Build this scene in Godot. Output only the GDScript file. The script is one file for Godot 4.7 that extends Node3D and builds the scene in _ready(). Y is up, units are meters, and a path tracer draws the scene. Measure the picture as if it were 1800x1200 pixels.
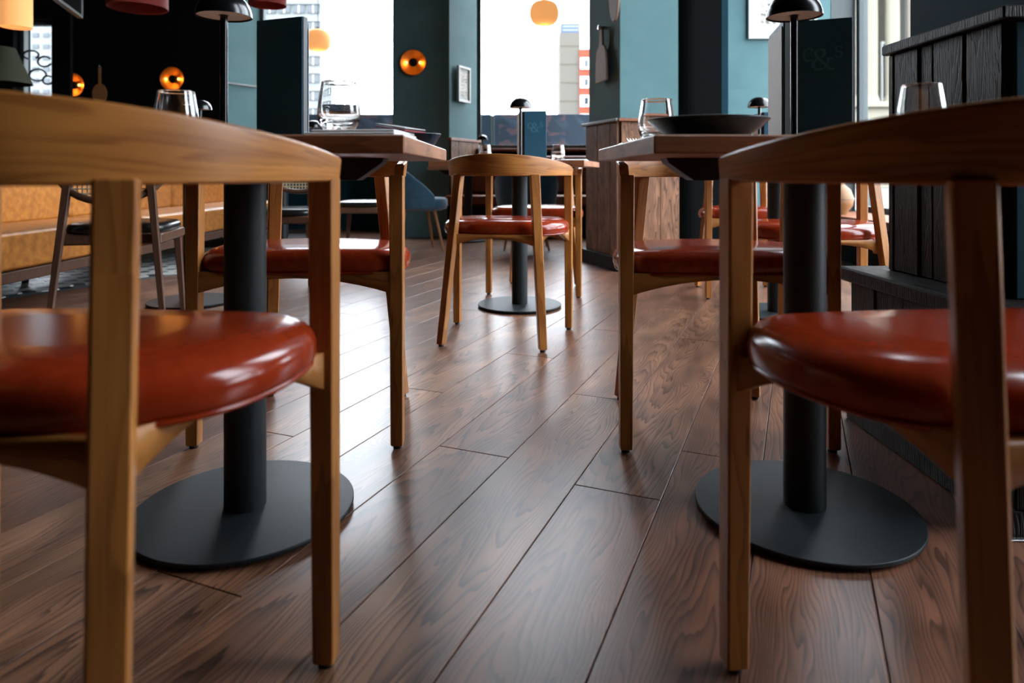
extends Node3D
# A restaurant seen from under table height. Plan coordinates are (x to the right, d away from the viewer); z = -d.

var M = {}          # materials by name
var taken = {}      # top-level names in use
var ash = []        # wood variants of the boards
var chair0
var table_mats = []

# ------------------------------------------------------------------ mesh building
class MB:
	var v := PackedVector3Array()
	var n := PackedVector3Array()
	var t := PackedVector2Array()

	func tri(a, b, c, na, nb, nc, ua, ub, uc):
		if (b - a).cross(c - a).dot(na + nb + nc) > 0.0:
			v.append(a); v.append(c); v.append(b)
			n.append(na); n.append(nc); n.append(nb)
			t.append(ua); t.append(uc); t.append(ub)
		else:
			v.append(a); v.append(b); v.append(c)
			n.append(na); n.append(nb); n.append(nc)
			t.append(ua); t.append(ub); t.append(uc)

	func quad(a, b, c, d, na, nb, nc, nd, ua, ub, uc, ud):
		tri(a, b, c, na, nb, nc, ua, ub, uc)
		tri(a, c, d, na, nc, nd, ua, uc, ud)

	func mesh():
		var arr = []
		arr.resize(Mesh.ARRAY_MAX)
		arr[Mesh.ARRAY_VERTEX] = v
		arr[Mesh.ARRAY_NORMAL] = n
		arr[Mesh.ARRAY_TEX_UV] = t
		var m := ArrayMesh.new()
		m.add_surface_from_arrays(Mesh.PRIMITIVE_TRIANGLES, arr)
		return m

	var P = {}
	var U = {}
	var turned := Basis()

	func face_normal(k):
		var q = Vector3.ZERO
		q[k[3]] = k[k[3]]
		return (turned * q).normalized()

	func patch(a, b, c, d):
		quad(P[a], P[b], P[c], P[d], face_normal(a), face_normal(b), face_normal(c), face_normal(d), U[a], U[b], U[c], U[d])

	# chamfered box; lean = [foot, top, width at foot, width at top] turns a unit-wide box into a leg that leans and tapers
	func box(size: Vector3, at := Vector3.ZERO, r := 0.003, xf := Transform3D(), lean := [], uo := Vector2.ZERO):
		var h = size / 2.0
		var e = Vector3(maxf(h.x - r, 0.0), maxf(h.y - r, 0.0), maxf(h.z - r, 0.0))
		if lean: e.y = h.y - 0.003
		turned = xf.basis * (Basis(Vector3.UP, lean[4]) if lean.size() > 4 else Basis())
		for sx in [-1, 1]:
			for sy in [-1, 1]:
				for sz in [-1, 1]:
					for ax in 3:
						var p = Vector3(sx * e.x, sy * e.y, sz * e.z)
						p[ax] = [sx * h.x, sy * h.y, sz * h.z][ax]
						p += at
						var key = [sx, sy, sz, ax]
						if lean:
							var k = (p.y - lean[0].y) / (lean[1].y - lean[0].y)
							var w = lean[2].lerp(lean[3], k)
							var mid = lean[0].lerp(lean[1], k)
							var off = Vector3(p.x * w.x, 0, p.z * w.y)
							U[key] = Vector2(off.z if ax == 0 else off.x, p.y) + uo
							if lean.size() > 4: off = off.rotated(Vector3.UP, lean[4])
							p = Vector3(mid.x, p.y, mid.z) + off
						elif ax == 0: U[key] = Vector2(p.z, p.y) + uo
						elif ax == 1: U[key] = Vector2(p.x, p.z) + uo
						else: U[key] = Vector2(p.x, p.y) + uo
						P[key] = xf * p
		for s in [-1, 1]:
			patch([s, -1, -1, 0], [s, -1, 1, 0], [s, 1, 1, 0], [s, 1, -1, 0])
			patch([-1, s, -1, 1], [-1, s, 1, 1], [1, s, 1, 1], [1, s, -1, 1])
			patch([-1, -1, s, 2], [-1, 1, s, 2], [1, 1, s, 2], [1, -1, s, 2])
		for a in [-1, 1]:
			for b in [-1, 1]:
				patch([a, b, -1, 0], [a, b, 1, 0], [a, b, 1, 1], [a, b, -1, 1])
				patch([a, -1, b, 0], [a, 1, b, 0], [a, 1, b, 2], [a, -1, b, 2])
				patch([-1, a, b, 1], [1, a, b, 1], [1, a, b, 2], [-1, a, b, 2])
				for c in [-1, 1]:
					var k0 = [a, b, c, 0]
					var k1 = [a, b, c, 1]
					var k2 = [a, b, c, 2]
					tri(P[k0], P[k1], P[k2], face_normal(k0), face_normal(k1), face_normal(k2), U[k0], U[k1], U[k2])

	# a skin over rings of points (all of one size); smooth
	func loft(rings: Array, closed := true, cap0 := true, cap1 := true, uo := Vector2.ZERO):
		var K = rings.size()
		var C = rings[0].size()
		var nr = []
		var vol = 0.0
		var mid = Vector3.ZERO
		for r in rings:
			for p in r: mid += p
		mid /= float(K * C)
		for k in K:
			var row = []
			for i in C:
				var a = rings[k][(i - 1 + C) % C] if closed or i > 0 else rings[k][i]
				var b = rings[k][(i + 1) % C] if closed or i < C - 1 else rings[k][i]
				var du = b - a
				var dv = rings[mini(k + 1, K - 1)][i] - rings[maxi(k - 1, 0)][i]
				var q = du.cross(dv)
				row.append(q.normalized() if q.length() > 1e-12 else Vector3.ZERO)
				vol += q.dot(rings[k][i] - mid)
			nr.append(row)
		var sg = 1.0 if vol >= 0.0 else -1.0
		for k in K:
			for i in C:
				nr[k][i] *= sg
				if nr[k][i] == Vector3.ZERO:
					var other = nr[k + 1][i] * sg if k + 1 < K else nr[k - 1][i]
					nr[k][i] = other
		var vs = [0.0]
		for k in range(1, K):
			var s = 0.0
			for i in C: s += rings[k][i].distance_to(rings[k - 1][i])
			vs.append(vs[-1] + s / C)
		var us = [0.0]
		for i in range(1, C + 1):
			us.append(us[-1] + rings[K / 2][i % C].distance_to(rings[K / 2][i - 1]))
		for k in K - 1:
			for i in (C if closed else C - 1):
				var j = (i + 1) % C
				quad(rings[k][i], rings[k][j], rings[k + 1][j], rings[k + 1][i], nr[k][i], nr[k][j], nr[k + 1][j], nr[k + 1][i], Vector2(us[i], vs[k]) + uo, Vector2(us[i + 1], vs[k]) + uo, Vector2(us[i + 1], vs[k + 1]) + uo, Vector2(us[i], vs[k + 1]) + uo)
		for e in [0, 1]:
			if [cap0, cap1][e]:
				var r = rings[0] if e == 0 else rings[K - 1]
				var inner = rings[1] if e == 0 else rings[K - 2]
				var c = Vector3.ZERO
				var c2 = Vector3.ZERO
				for p in r: c += p
				for p in inner: c2 += p
				c /= float(C); c2 /= float(C)
				var nn = (c - c2).normalized()
				var pl = Vector3.ZERO
				for i in C: pl += (r[i] - c).cross(r[(i + 1) % C] - c)
				if pl.length() > 1e-12:
					pl = pl.normalized()
					if absf(pl.dot(nn)) > 0.05: nn = pl * signf(pl.dot(nn))
				for i in C:
					var j = (i + 1) % C
					tri(c, r[i], r[j], nn, nn, nn, Vector2(c.x + c.y, c.z) + uo, Vector2(r[i].x + r[i].y, r[i].z) + uo, Vector2(r[j].x + r[j].y, r[j].z) + uo)

	# profile of (radius, height) turned round the y axis
	func lathe(prof: Array, seg := 40, at := Vector3.ZERO, xf := Transform3D(), cap0 := true, cap1 := true):
		var rings = []
		for p in prof:
			var r = PackedVector3Array()
			for i in seg:
				var a = TAU * i / seg
				r.append(xf * (at + Vector3(p.x * cos(a), p.y, p.x * sin(a))))
			rings.append(r)
		loft(rings, true, cap0, cap1)

	func tube(path: Array, rad, seg := 10, cap := true):
		var rings = []
		var up = Vector3.UP
		for k in path.size():
			var dir = (path[mini(k + 1, path.size() - 1)] - path[maxi(k - 1, 0)]).normalized()
			if absf(dir.dot(up)) > 0.95: up = Vector3.RIGHT
			var s = dir.cross(up).normalized()
			up = s.cross(dir).normalized()
			var r = PackedVector3Array()
			var q = rad[k] if rad is Array else rad
			for i in seg:
				var a = TAU * i / seg
				r.append(path[k] + (s * cos(a) + up * sin(a)) * q)
			rings.append(r)
		loft(rings, true, cap, cap)

	# polygon in x,y pushed along z from 0 to depth, with a small bevel on the far face
	func extrude(poly: PackedVector2Array, depth: float, bevel := 0.0, xf := Transform3D(), uo := Vector2.ZERO, both := false):
		var C = poly.size()
		var area = 0.0
		for i in C: area += poly[i].cross(poly[(i + 1) % C])
		if area < 0.0:
			poly = poly.duplicate()
			poly.reverse()
		var ins = PackedVector2Array()
		for i in C:
			var e0 = (poly[i] - poly[(i - 1 + C) % C]).normalized()
			var e1 = (poly[(i + 1) % C] - poly[i]).normalized()
			var n0 = Vector2(-e0.y, e0.x)
			var n1 = Vector2(-e1.y, e1.x)
			var m = (n0 + n1)
			m = m / maxf(m.length_squared() / 2.0, 0.3)
			ins.append(poly[i] + m * bevel)
		var idx = Geometry2D.triangulate_polygon(ins if bevel > 0.0 else poly)
		var up = (xf.basis * Vector3.BACK).normalized()
		var top = ins if bevel > 0.0 else poly
		for k in range(0, idx.size(), 3):
			var a = top[idx[k]]
			var b = top[idx[k + 1]]
			var c = top[idx[k + 2]]
			tri(xf * Vector3(a.x, a.y, depth), xf * Vector3(b.x, b.y, depth), xf * Vector3(c.x, c.y, depth), up, up, up, a + uo, b + uo, c + uo)
			var lo = top if both else poly
			a = lo[idx[k]]; b = lo[idx[k + 1]]; c = lo[idx[k + 2]]
			tri(xf * Vector3(a.x, a.y, 0), xf * Vector3(b.x, b.y, 0), xf * Vector3(c.x, c.y, 0), -up, -up, -up, a + uo, b + uo, c + uo)
		for i in C:
			var j = (i + 1) % C
			var e = (poly[j] - poly[i]).normalized()
			var sn = (xf.basis * Vector3(e.y, -e.x, 0)).normalized()
			var z0 = bevel if both else 0.0
			var a0 = xf * Vector3(poly[i].x, poly[i].y, z0)
			var b0 = xf * Vector3(poly[j].x, poly[j].y, z0)
			var a1 = xf * Vector3(poly[i].x, poly[i].y, depth - bevel)
			var b1 = xf * Vector3(poly[j].x, poly[j].y, depth - bevel)
			quad(a0, b0, b1, a1, sn, sn, sn, sn, poly[i] + uo, poly[j] + uo, poly[j] + uo + Vector2(0.01, 0), poly[i] + uo + Vector2(0.01, 0))
			if bevel > 0.0:
				var a2 = xf * Vector3(ins[i].x, ins[i].y, depth)
				var b2 = xf * Vector3(ins[j].x, ins[j].y, depth)
				quad(a1, b1, b2, a2, sn, sn, up, up, poly[i] + uo, poly[j] + uo, ins[j] + uo, ins[i] + uo)
				if both:
					var a3 = xf * Vector3(ins[i].x, ins[i].y, 0)
					var b3 = xf * Vector3(ins[j].x, ins[j].y, 0)
					quad(a0, b0, b3, a3, sn, sn, -up, -up, poly[i] + uo, poly[j] + uo, ins[j] + uo, ins[i] + uo)

# ------------------------------------------------------------------ nodes
func at(x, y, d): return Vector3(x, y, -d)

func numbered(called):
	if not taken.has(called):
		taken[called] = 0
		return called
	taken[called] += 1
	return "%s_%03d" % [called, taken[called]]

func thing(called, label, category, where, yaw = 0.0, group = ""):
	var o := Node3D.new()
	o.name = numbered(called)
	add_child(o)
	o.position = where
	o.rotation_degrees.y = -yaw
	o.set_meta("label", label)
	o.set_meta("category", category)
	if group: o.set_meta("group", group)
	return o

func struct(called):
	var o := Node3D.new()
	o.name = called
	add_child(o)
	o.set_meta("kind", "structure")
	return o

func part(called, mb, mat, parent):
	var o := MeshInstance3D.new()
	o.name = called
	o.mesh = mb.mesh() if mb is MB else mb
	o.material_override = mat
	parent.add_child(o, true)
	return o

func copy(o, label, where, yaw = 0.0, group = ""):
	var c = o.duplicate()
	c.name = numbered(String(o.name).get_slice("_0", 0))
	add_child(c)
	c.position = where
	c.rotation_degrees.y = -yaw
	c.set_meta("label", label)
	if group: c.set_meta("group", group)
	return c

func one_box(called, size, where, mat, parent, r = 0.004, yaw = 0.0):
	var b = MB.new()
	b.box(size, Vector3.ZERO, r)
	var o = part(called, b, mat, parent)
	o.position = where
	o.rotation_degrees.y = -yaw
	return o

# box given by plan extents x0..x1, y0..y1, d0..d1
func slab(called, x0, x1, y0, y1, d0, d1, mat, parent, r = 0.004):
	return one_box(called, Vector3(x1 - x0, y1 - y0, d1 - d0), at((x0 + x1) / 2.0, (y0 + y1) / 2.0, (d0 + d1) / 2.0), mat, parent, r)

# ------------------------------------------------------------------ textures
func fnl(sd, freq, oct = 2):
	var f = FastNoiseLite.new()
	f.noise_type = FastNoiseLite.TYPE_SIMPLEX_SMOOTH
	f.seed = sd
	f.frequency = freq
	f.fractal_octaves = oct
	f.fractal_type = FastNoiseLite.FRACTAL_FBM if oct > 1 else FastNoiseLite.FRACTAL_NONE
	return f

# boards sawn from a log: rings cut at a slant; returns [colour, relief]
func wood(w, h, wid, lon, sd, light: Color, dark: Color, o: Dictionary):
	var rg = RandomNumberGenerator.new()
	rg.seed = sd
	var coarse = fnl(sd, 1.0, 2)
	var fine = fnl(sd + 7, 1.0, 1)
	var cx = rg.randf_range(-0.35, 0.35) * wid
	var D = o.get("depth", 0.02) * rg.randf_range(0.7, 1.4)
	var slope = o.get("slope", 0.05) * (1.0 if rg.randf() < 0.5 else -1.0)
	var freq = o.get("freq", 110.0)
	var wav = o.get("wave", 0.012)
	var lines = o.get("lines", 0.5)
	var pores = o.get("pores", 0.35)
	var mott = o.get("mottle", 0.15)
	var knot = o.get("knot", 0.0)
	var kx = o.get("kx", 0.0)
	var kv = o.get("kv", lon * 0.5)
	var col = PackedByteArray()
	var rel = PackedByteArray()
	col.resize(w * h * 3)
	rel.resize(w * h)
	var q = 0
	for j in h:
		var vv = lon * j / h
		var dep = D + slope * (vv - lon * 0.5)
		for i in w:
			var x = wid * (float(i) / w - 0.5)
			var wb = coarse.get_noise_2d(x * 14.0, vv * 2.2) * wav
			var dx = x - cx + wb
			var r = sqrt(dx * dx * 0.55 + dep * dep + 0.00002)
			if knot > 0.0:
				var a = (x - kx) / 0.032
				var b = (vv - kv) / 0.075
				r += knot * exp(-(a * a + b * b))
			var g = r * freq + fine.get_noise_2d(x * 70.0, vv * 5.0) * 0.22
			g -= floorf(g)
			var ln = g * g * g
			if g > 0.93: ln *= (1.0 - g) / 0.07
			var po = fine.get_noise_2d(x * 800.0, vv * 5.0)
			po = maxf(0.0, po - 0.1) * (0.5 + 0.9 * g)
			var mo = coarse.get_noise_2d(x * 9.0 + 40.0, vv * 3.0)
			var s = clampf(lines * ln + pores * po - mott * mo + 0.2, 0.0, 1.0)
			var c = light.lerp(dark, s)
			col[q * 3] = int(c.r * 255.0)
			col[q * 3 + 1] = int(c.g * 255.0)
			col[q * 3 + 2] = int(c.b * 255.0)
			rel[q] = int(255.0 * clampf(0.85 - 0.55 * ln - 0.9 * po, 0.0, 1.0))
			q += 1
	var A = ImageTexture.create_from_image(Image.create_from_data(w, h, false, Image.FORMAT_RGB8, col))
	var B = ImageTexture.create_from_image(Image.create_from_data(w, h, false, Image.FORMAT_L8, rel))
	return [A, B]

func noise_tex(size, freq, sd, c0: Color, c1: Color, oct = 4, relief = false):
	var f = fnl(sd, freq, oct)
	var im = Image.create_empty(size, size, false, Image.FORMAT_RGB8)
	for y in size:
		for x in size:
			var a = float(x) / size
			var k = f.get_noise_2d(x, y)
			var k2 = f.get_noise_2d(x - size, y)
			var s = clampf(lerpf(k, k2, a * a * a) * 0.9 + 0.5, 0.0, 1.0)
			im.set_pixel(x, y, c0.lerp(c1, s))
	return ImageTexture.create_from_image(im)

func weave_tex(size, n, c0: Color, c1: Color):
	var im = Image.create_empty(size, size, false, Image.FORMAT_RGB8)
	var f = fnl(5, 0.08, 2)
	for y in size:
		for x in size:
			var a = absf(sin(PI * n * x / size))
			var b = absf(sin(PI * n * y / size))
			var s = a if (int(n * x / size) + int(n * y / size)) % 2 == 0 else b
			s = clampf(s * 0.8 + f.get_noise_2d(x * 3, y * 0.4) * 0.35 + f.get_noise_2d(x * 0.4, y * 3) * 0.35, 0.0, 1.0)
			im.set_pixel(x, y, c0.lerp(c1, s))
	return ImageTexture.create_from_image(im)

func mat(called, col: Color, rough, metal = 0.0):
	var m := StandardMaterial3D.new()
	m.resource_name = called
	m.albedo_color = col
	m.roughness = rough
	m.metallic = metal
	M[called] = m
	return m

func wood_mat(called, tx, wid, lon, rough, relief, spec = 0.5, off = Vector3.ZERO):
	var m = mat(called, Color.WHITE, rough)
	m.albedo_texture = tx[0]
	m.uv1_scale = Vector3(1.0 / wid, 1.0 / lon, 1)
	m.uv1_offset = off
	m.metallic_specular = spec
	if relief > 0.0:
		m.heightmap_enabled = true
		m.heightmap_texture = tx[1]
		m.heightmap_scale = relief
	return m

func c8(r, g, b): return Color(r / 255.0, g / 255.0, b / 255.0)

# ------------------------------------------------------------------ start
func _ready():
	view_and_light()
	materials()
	shell()
	outside()
	furniture()
	table_ware()
	wall_things()

func view_and_light():
	var cam := Camera3D.new()
	cam.name = "camera"
	var ca := CameraAttributesPhysical.new()
	ca.frustum_near = 0.05
	ca.frustum_far = 900.0
	ca.frustum_focal_length = 24.0
	ca.frustum_focus_distance = 1.9
	ca.exposure_aperture = 3.4
	cam.attributes = ca
	add_child(cam)
	cam.projection = Camera3D.PROJECTION_FRUSTUM
	cam.near = 0.05
	cam.far = 900.0
	cam.size = 0.05                            # picture height over near distance = 1.0 (24 mm on a 36 x 24 frame)
	cam.frustum_offset = Vector2(0, -0.05 * 296.0 / 1200.0)
	cam.position = Vector3(0, 0.695, 0)
	cam.current = true

	var env := Environment.new()
	env.background_mode = Environment.BG_SKY
	var sky := Sky.new()
	var sm := ProceduralSkyMaterial.new()
	sm.sky_top_color = Color(0.84, 0.88, 0.92)
	sm.sky_horizon_color = Color(0.85, 0.88, 0.91)
	sm.ground_horizon_color = Color(0.5, 0.5, 0.5)
	sm.ground_bottom_color = Color(0.4, 0.4, 0.4)
	sm.sun_angle_max = 0.0
	sky.sky_material = sm
	env.sky = sky
	env.background_energy_multiplier = 12.5
	env.tonemap_mode = Environment.TONE_MAPPER_LINEAR
	env.tonemap_exposure = 1.5
	env.sdfgi_enabled = true
	env.ssao_enabled = true
	env.ssil_enabled = true
	var we := WorldEnvironment.new()
	we.name = "surroundings"
	we.environment = env
	add_child(we)

func materials():
	# floor oak
	for k in 5:
		var o = {"freq": 190.0, "slope": 0.04, "depth": 0.03, "lines": 0.75, "pores": 0.3, "mottle": 0.35, "wave": 0.022}
		if k == 0: o.merge({"knot": 0.06, "kx": 0.03, "kv": 0.62}, true)
		if k == 3: o.merge({"knot": 0.035, "kx": -0.04, "kv": 1.1}, true)
		var warm = [0, 12, -10, 5, -17][k]
		var tx = wood(320, 1280, 0.192, 1.7, 31 + k * 5, c8(150 + warm, 105 + warm, 79 + warm * 0.7), c8(58, 37, 28), o)
		var m = wood_mat("floor_oak_%d" % k, tx, 0.192, 1.7, 0.31, 0.006, 0.5)
		ash.append(m)
	var tw = wood(192, 1024, 0.2, 1.0, 91, c8(186, 124, 60), c8(102, 55, 20), {"freq": 75.0, "slope": 0.03, "depth": 0.05, "lines": 0.42, "pores": 0.3, "mottle": 0.3, "wave": 0.03})
	wood_mat("chair_wood", tw, 0.2, 1.0, 0.34, 0.01, 0.5)
	var tt = wood(256, 768, 0.3, 1.0, 57, c8(174, 118, 82), c8(98, 58, 37), {"freq": 140.0, "slope": 0.03, "depth": 0.06, "lines": 0.4, "pores": 0.5, "mottle": 0.2})
	wood_mat("table_oak", tt, 0.3, 1.0, 0.42, 0.02)
	var tb = wood(192, 768, 0.16, 1.2, 75, c8(160, 114, 82), c8(66, 42, 28), {"freq": 150.0, "slope": 0.04, "depth": 0.03, "lines": 0.7, "pores": 0.8, "mottle": 0.3, "wave": 0.03})
	for k in 3:
		wood_mat("wainscot_%d" % k, tb, 0.16, 1.2, 0.55, 0.03, 0.4, Vector3(0.37 * k, 0.29 * k, 0))
	var tc = wood(224, 1024, 0.15, 1.2, 19, c8(44, 33, 27), c8(9, 7, 6), {"freq": 190.0, "slope": 0.04, "depth": 0.03, "lines": 0.8, "pores": 1.1, "mottle": 0.25, "wave": 0.03})
	for k in 3:
		wood_mat("charred_wood_%d" % k, tc, 0.15, 1.2, 0.45, 0.25, 0.22, Vector3(0.31 * k, 0.23 * k, 0))
	var td = wood(128, 512, 0.2, 1.0, 44, c8(104, 74, 56), c8(48, 30, 22), {"freq": 90.0, "lines": 0.4, "pores": 0.4})
	wood_mat("dark_stained_wood", td, 0.2, 1.0, 0.4, 0.01)
	wood_mat("pale_wood", tt, 0.3, 1.0, 0.45, 0.0).albedo_color = c8(235, 205, 170)

	var lt = noise_tex(256, 0.05, 3, c8(146, 48, 19), c8(128, 39, 15), 3)
	var m = mat("leather", Color.WHITE, 0.17)
	m.albedo_texture = lt
	m.uv1_triplanar = true
	m.uv1_scale = Vector3(3, 3, 3)
	m = mat("mustard_leather", Color.WHITE, 0.5)
	m.albedo_texture = noise_tex(192, 0.06, 12, c8(196, 128, 44), c8(160, 94, 28), 4)
	m.uv1_triplanar = true
	m.uv1_scale = Vector3(1.5, 1.5, 1.5)
	m = mat("brown_leather", c8(126, 62, 32), 0.42)
	mat("black_leather", c8(20, 22, 22), 0.28)
	m = mat("powder_coat", Color.WHITE, 0.5)
	m.metallic_specular = 0.4
	m.albedo_texture = noise_tex(192, 0.02, 21, c8(16, 23, 26), c8(23, 31, 34), 5)
	m.uv1_triplanar = true
	m.uv1_scale = Vector3(2, 2, 2)
	mat("black_metal", c8(14, 15, 16), 0.22)
	mat("black_plastic", c8(12, 12, 12), 0.5)
	mat("lamp_inside", c8(240, 240, 236), 0.5)
	mat("steel", c8(200, 200, 200), 0.25, 1.0)
	mat("grey_metal", c8(120, 126, 126), 0.45)
	m = mat("paint_teal", Color.WHITE, 0.7)
	m.metallic_specular = 0.35
	m.albedo_texture = noise_tex(256, 0.012, 33, c8(80, 114, 118), c8(90, 125, 128), 4)
	m.uv1_world_triplanar = true
	m.uv1_triplanar = true
	m.uv1_scale = Vector3(0.7, 0.7, 0.7)
	m = mat("paint_deep_teal", Color.WHITE, 0.75)
	m.metallic_specular = 0.25
	m.albedo_texture = noise_tex(192, 0.012, 34, c8(14, 48, 60), c8(18, 54, 66), 4)
	m.uv1_world_triplanar = true
	m.uv1_triplanar = true
	m.uv1_scale = Vector3(0.7, 0.7, 0.7)
	mat("paint_black", c8(10, 12, 13), 0.85).metallic_specular = 0.2
	mat("ceiling_paint", c8(34, 38, 39), 0.8)
	mat("frame_grey", c8(66, 74, 76), 0.6)
	m = mat("linen_navy", Color.WHITE, 0.6)
	m.albedo_texture = weave_tex(256, 64, c8(28, 78, 102), c8(48, 104, 130))
	m.heightmap_enabled = true
	m.heightmap_texture = m.albedo_texture
	m.heightmap_scale = 0.02
	m.uv1_scale = Vector3(14, 14, 1)
	mat("emboss_highlight", c8(70, 128, 150), 0.35)  # lightened navy: highlights of the raised letters are put into the colour
	mat("paper", c8(190, 193, 190), 0.7)
	mat("napkin", c8(232, 232, 230), 0.85)
	mat("red_card", c8(150, 30, 46), 0.5)
	mat("stoneware", c8(16, 36, 50), 0.25)
	m = mat("glass", Color(1, 1, 1, 0.0), 0.0)
	m.transparency = BaseMaterial3D.TRANSPARENCY_ALPHA
	m.refraction_enabled = true
	m.refraction_scale = 0.05
	m = mat("pane", Color(1, 1, 1, 0.03), 0.0)
	m.transparency = BaseMaterial3D.TRANSPARENCY_ALPHA
	m = mat("velvet", Color.WHITE, 0.85)
	m.albedo_texture = noise_tex(128, 0.04, 61, c8(20, 52, 70), c8(36, 76, 96), 4)
	m.uv1_triplanar = true
	m.uv1_scale = Vector3(2, 2, 2)
	m.rim_enabled = true
	m.rim = 0.6
	mat("tile_white", c8(205, 208, 204), 0.3)
	mat("tile_black", c8(24, 30, 34), 0.3)
	mat("grout", c8(70, 70, 68), 0.9)
	mat("subfloor", c8(30, 20, 15), 0.8)
	m = mat("brass", c8(214, 138, 62), 0.32, 1.0)
	m = mat("shade_orange", c8(232, 164, 100), 0.7)
	m.emission_enabled = true
	m.emission = c8(238, 164, 98)
	m.emission_energy_multiplier = 0.62
	m = mat("bulb_warm", c8(255, 210, 140), 0.5)
	m.emission_enabled = true
	m.emission = c8(255, 196, 96)
	m.emission_energy_multiplier = 5.0
	m = mat("shade_red", c8(128, 42, 32), 0.8)
	m.backlight_enabled = true
	m.backlight = c8(110, 42, 28)
	mat("shade_green", c8(46, 48, 24), 0.8)
	mat("board_brown", c8(120, 92, 74), 0.5)
	mat("board_tan", c8(150, 98, 56), 0.5)
	mat("cane", c8(214, 196, 160), 0.7)
	mat("vase_tan", c8(126, 88, 50), 0.6)
	# outside
	mat("asphalt", c8(80, 80, 78), 0.9)
	mat("white_render", c8(100, 104, 105), 0.8)
	mat("concrete", c8(78, 73, 66), 0.9)
	mat("orange_brick", c8(118, 46, 26), 0.9)
	mat("blue_panel", c8(8, 46, 86), 0.5)
	mat("window_glass_far", c8(30, 42, 48), 0.15)
	mat("stone_cream", c8(112, 106, 92), 0.9)
	mat("stone_dark", c8(70, 64, 53), 0.9)
	mat("ink", c8(10, 10, 12), 0.6)
	mat("white_gloss", c8(196, 196, 192), 0.4)
	var im = Image.create_empty(256, 128, false, Image.FORMAT_RGB8)
	var f = fnl(71, 0.02, 3)
	for y in 128:
		for x in 256:
			var s = clampf(f.get_noise_2d(x * 1.6 + y * 0.8, y * 0.8) * 1.6, 0.0, 1.0)
			var c = c8(40, 54, 70).lerp(c8(92, 106, 120), s * 0.8)
			if x > 176: c = c.lerp(c8(110, 76, 78), clampf(f.get_noise_2d(x * 2.0 - 300, y * 2.6) * 2.6, 0.0, 0.8))
			im.set_pixel(x, y, c)
	m = mat("banner_print", Color.WHITE, 0.7)
	m.albedo_texture = ImageTexture.create_from_image(im)
	m.uv1_scale = Vector3(0.33, 1.0, 1)

# ------------------------------------------------------------------ the room
const UDIR = Vector2(0.3843, 0.9232)     # along the planks, in (x, d)
const NDIR = Vector2(0.9232, -0.3843)    # across them

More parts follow.
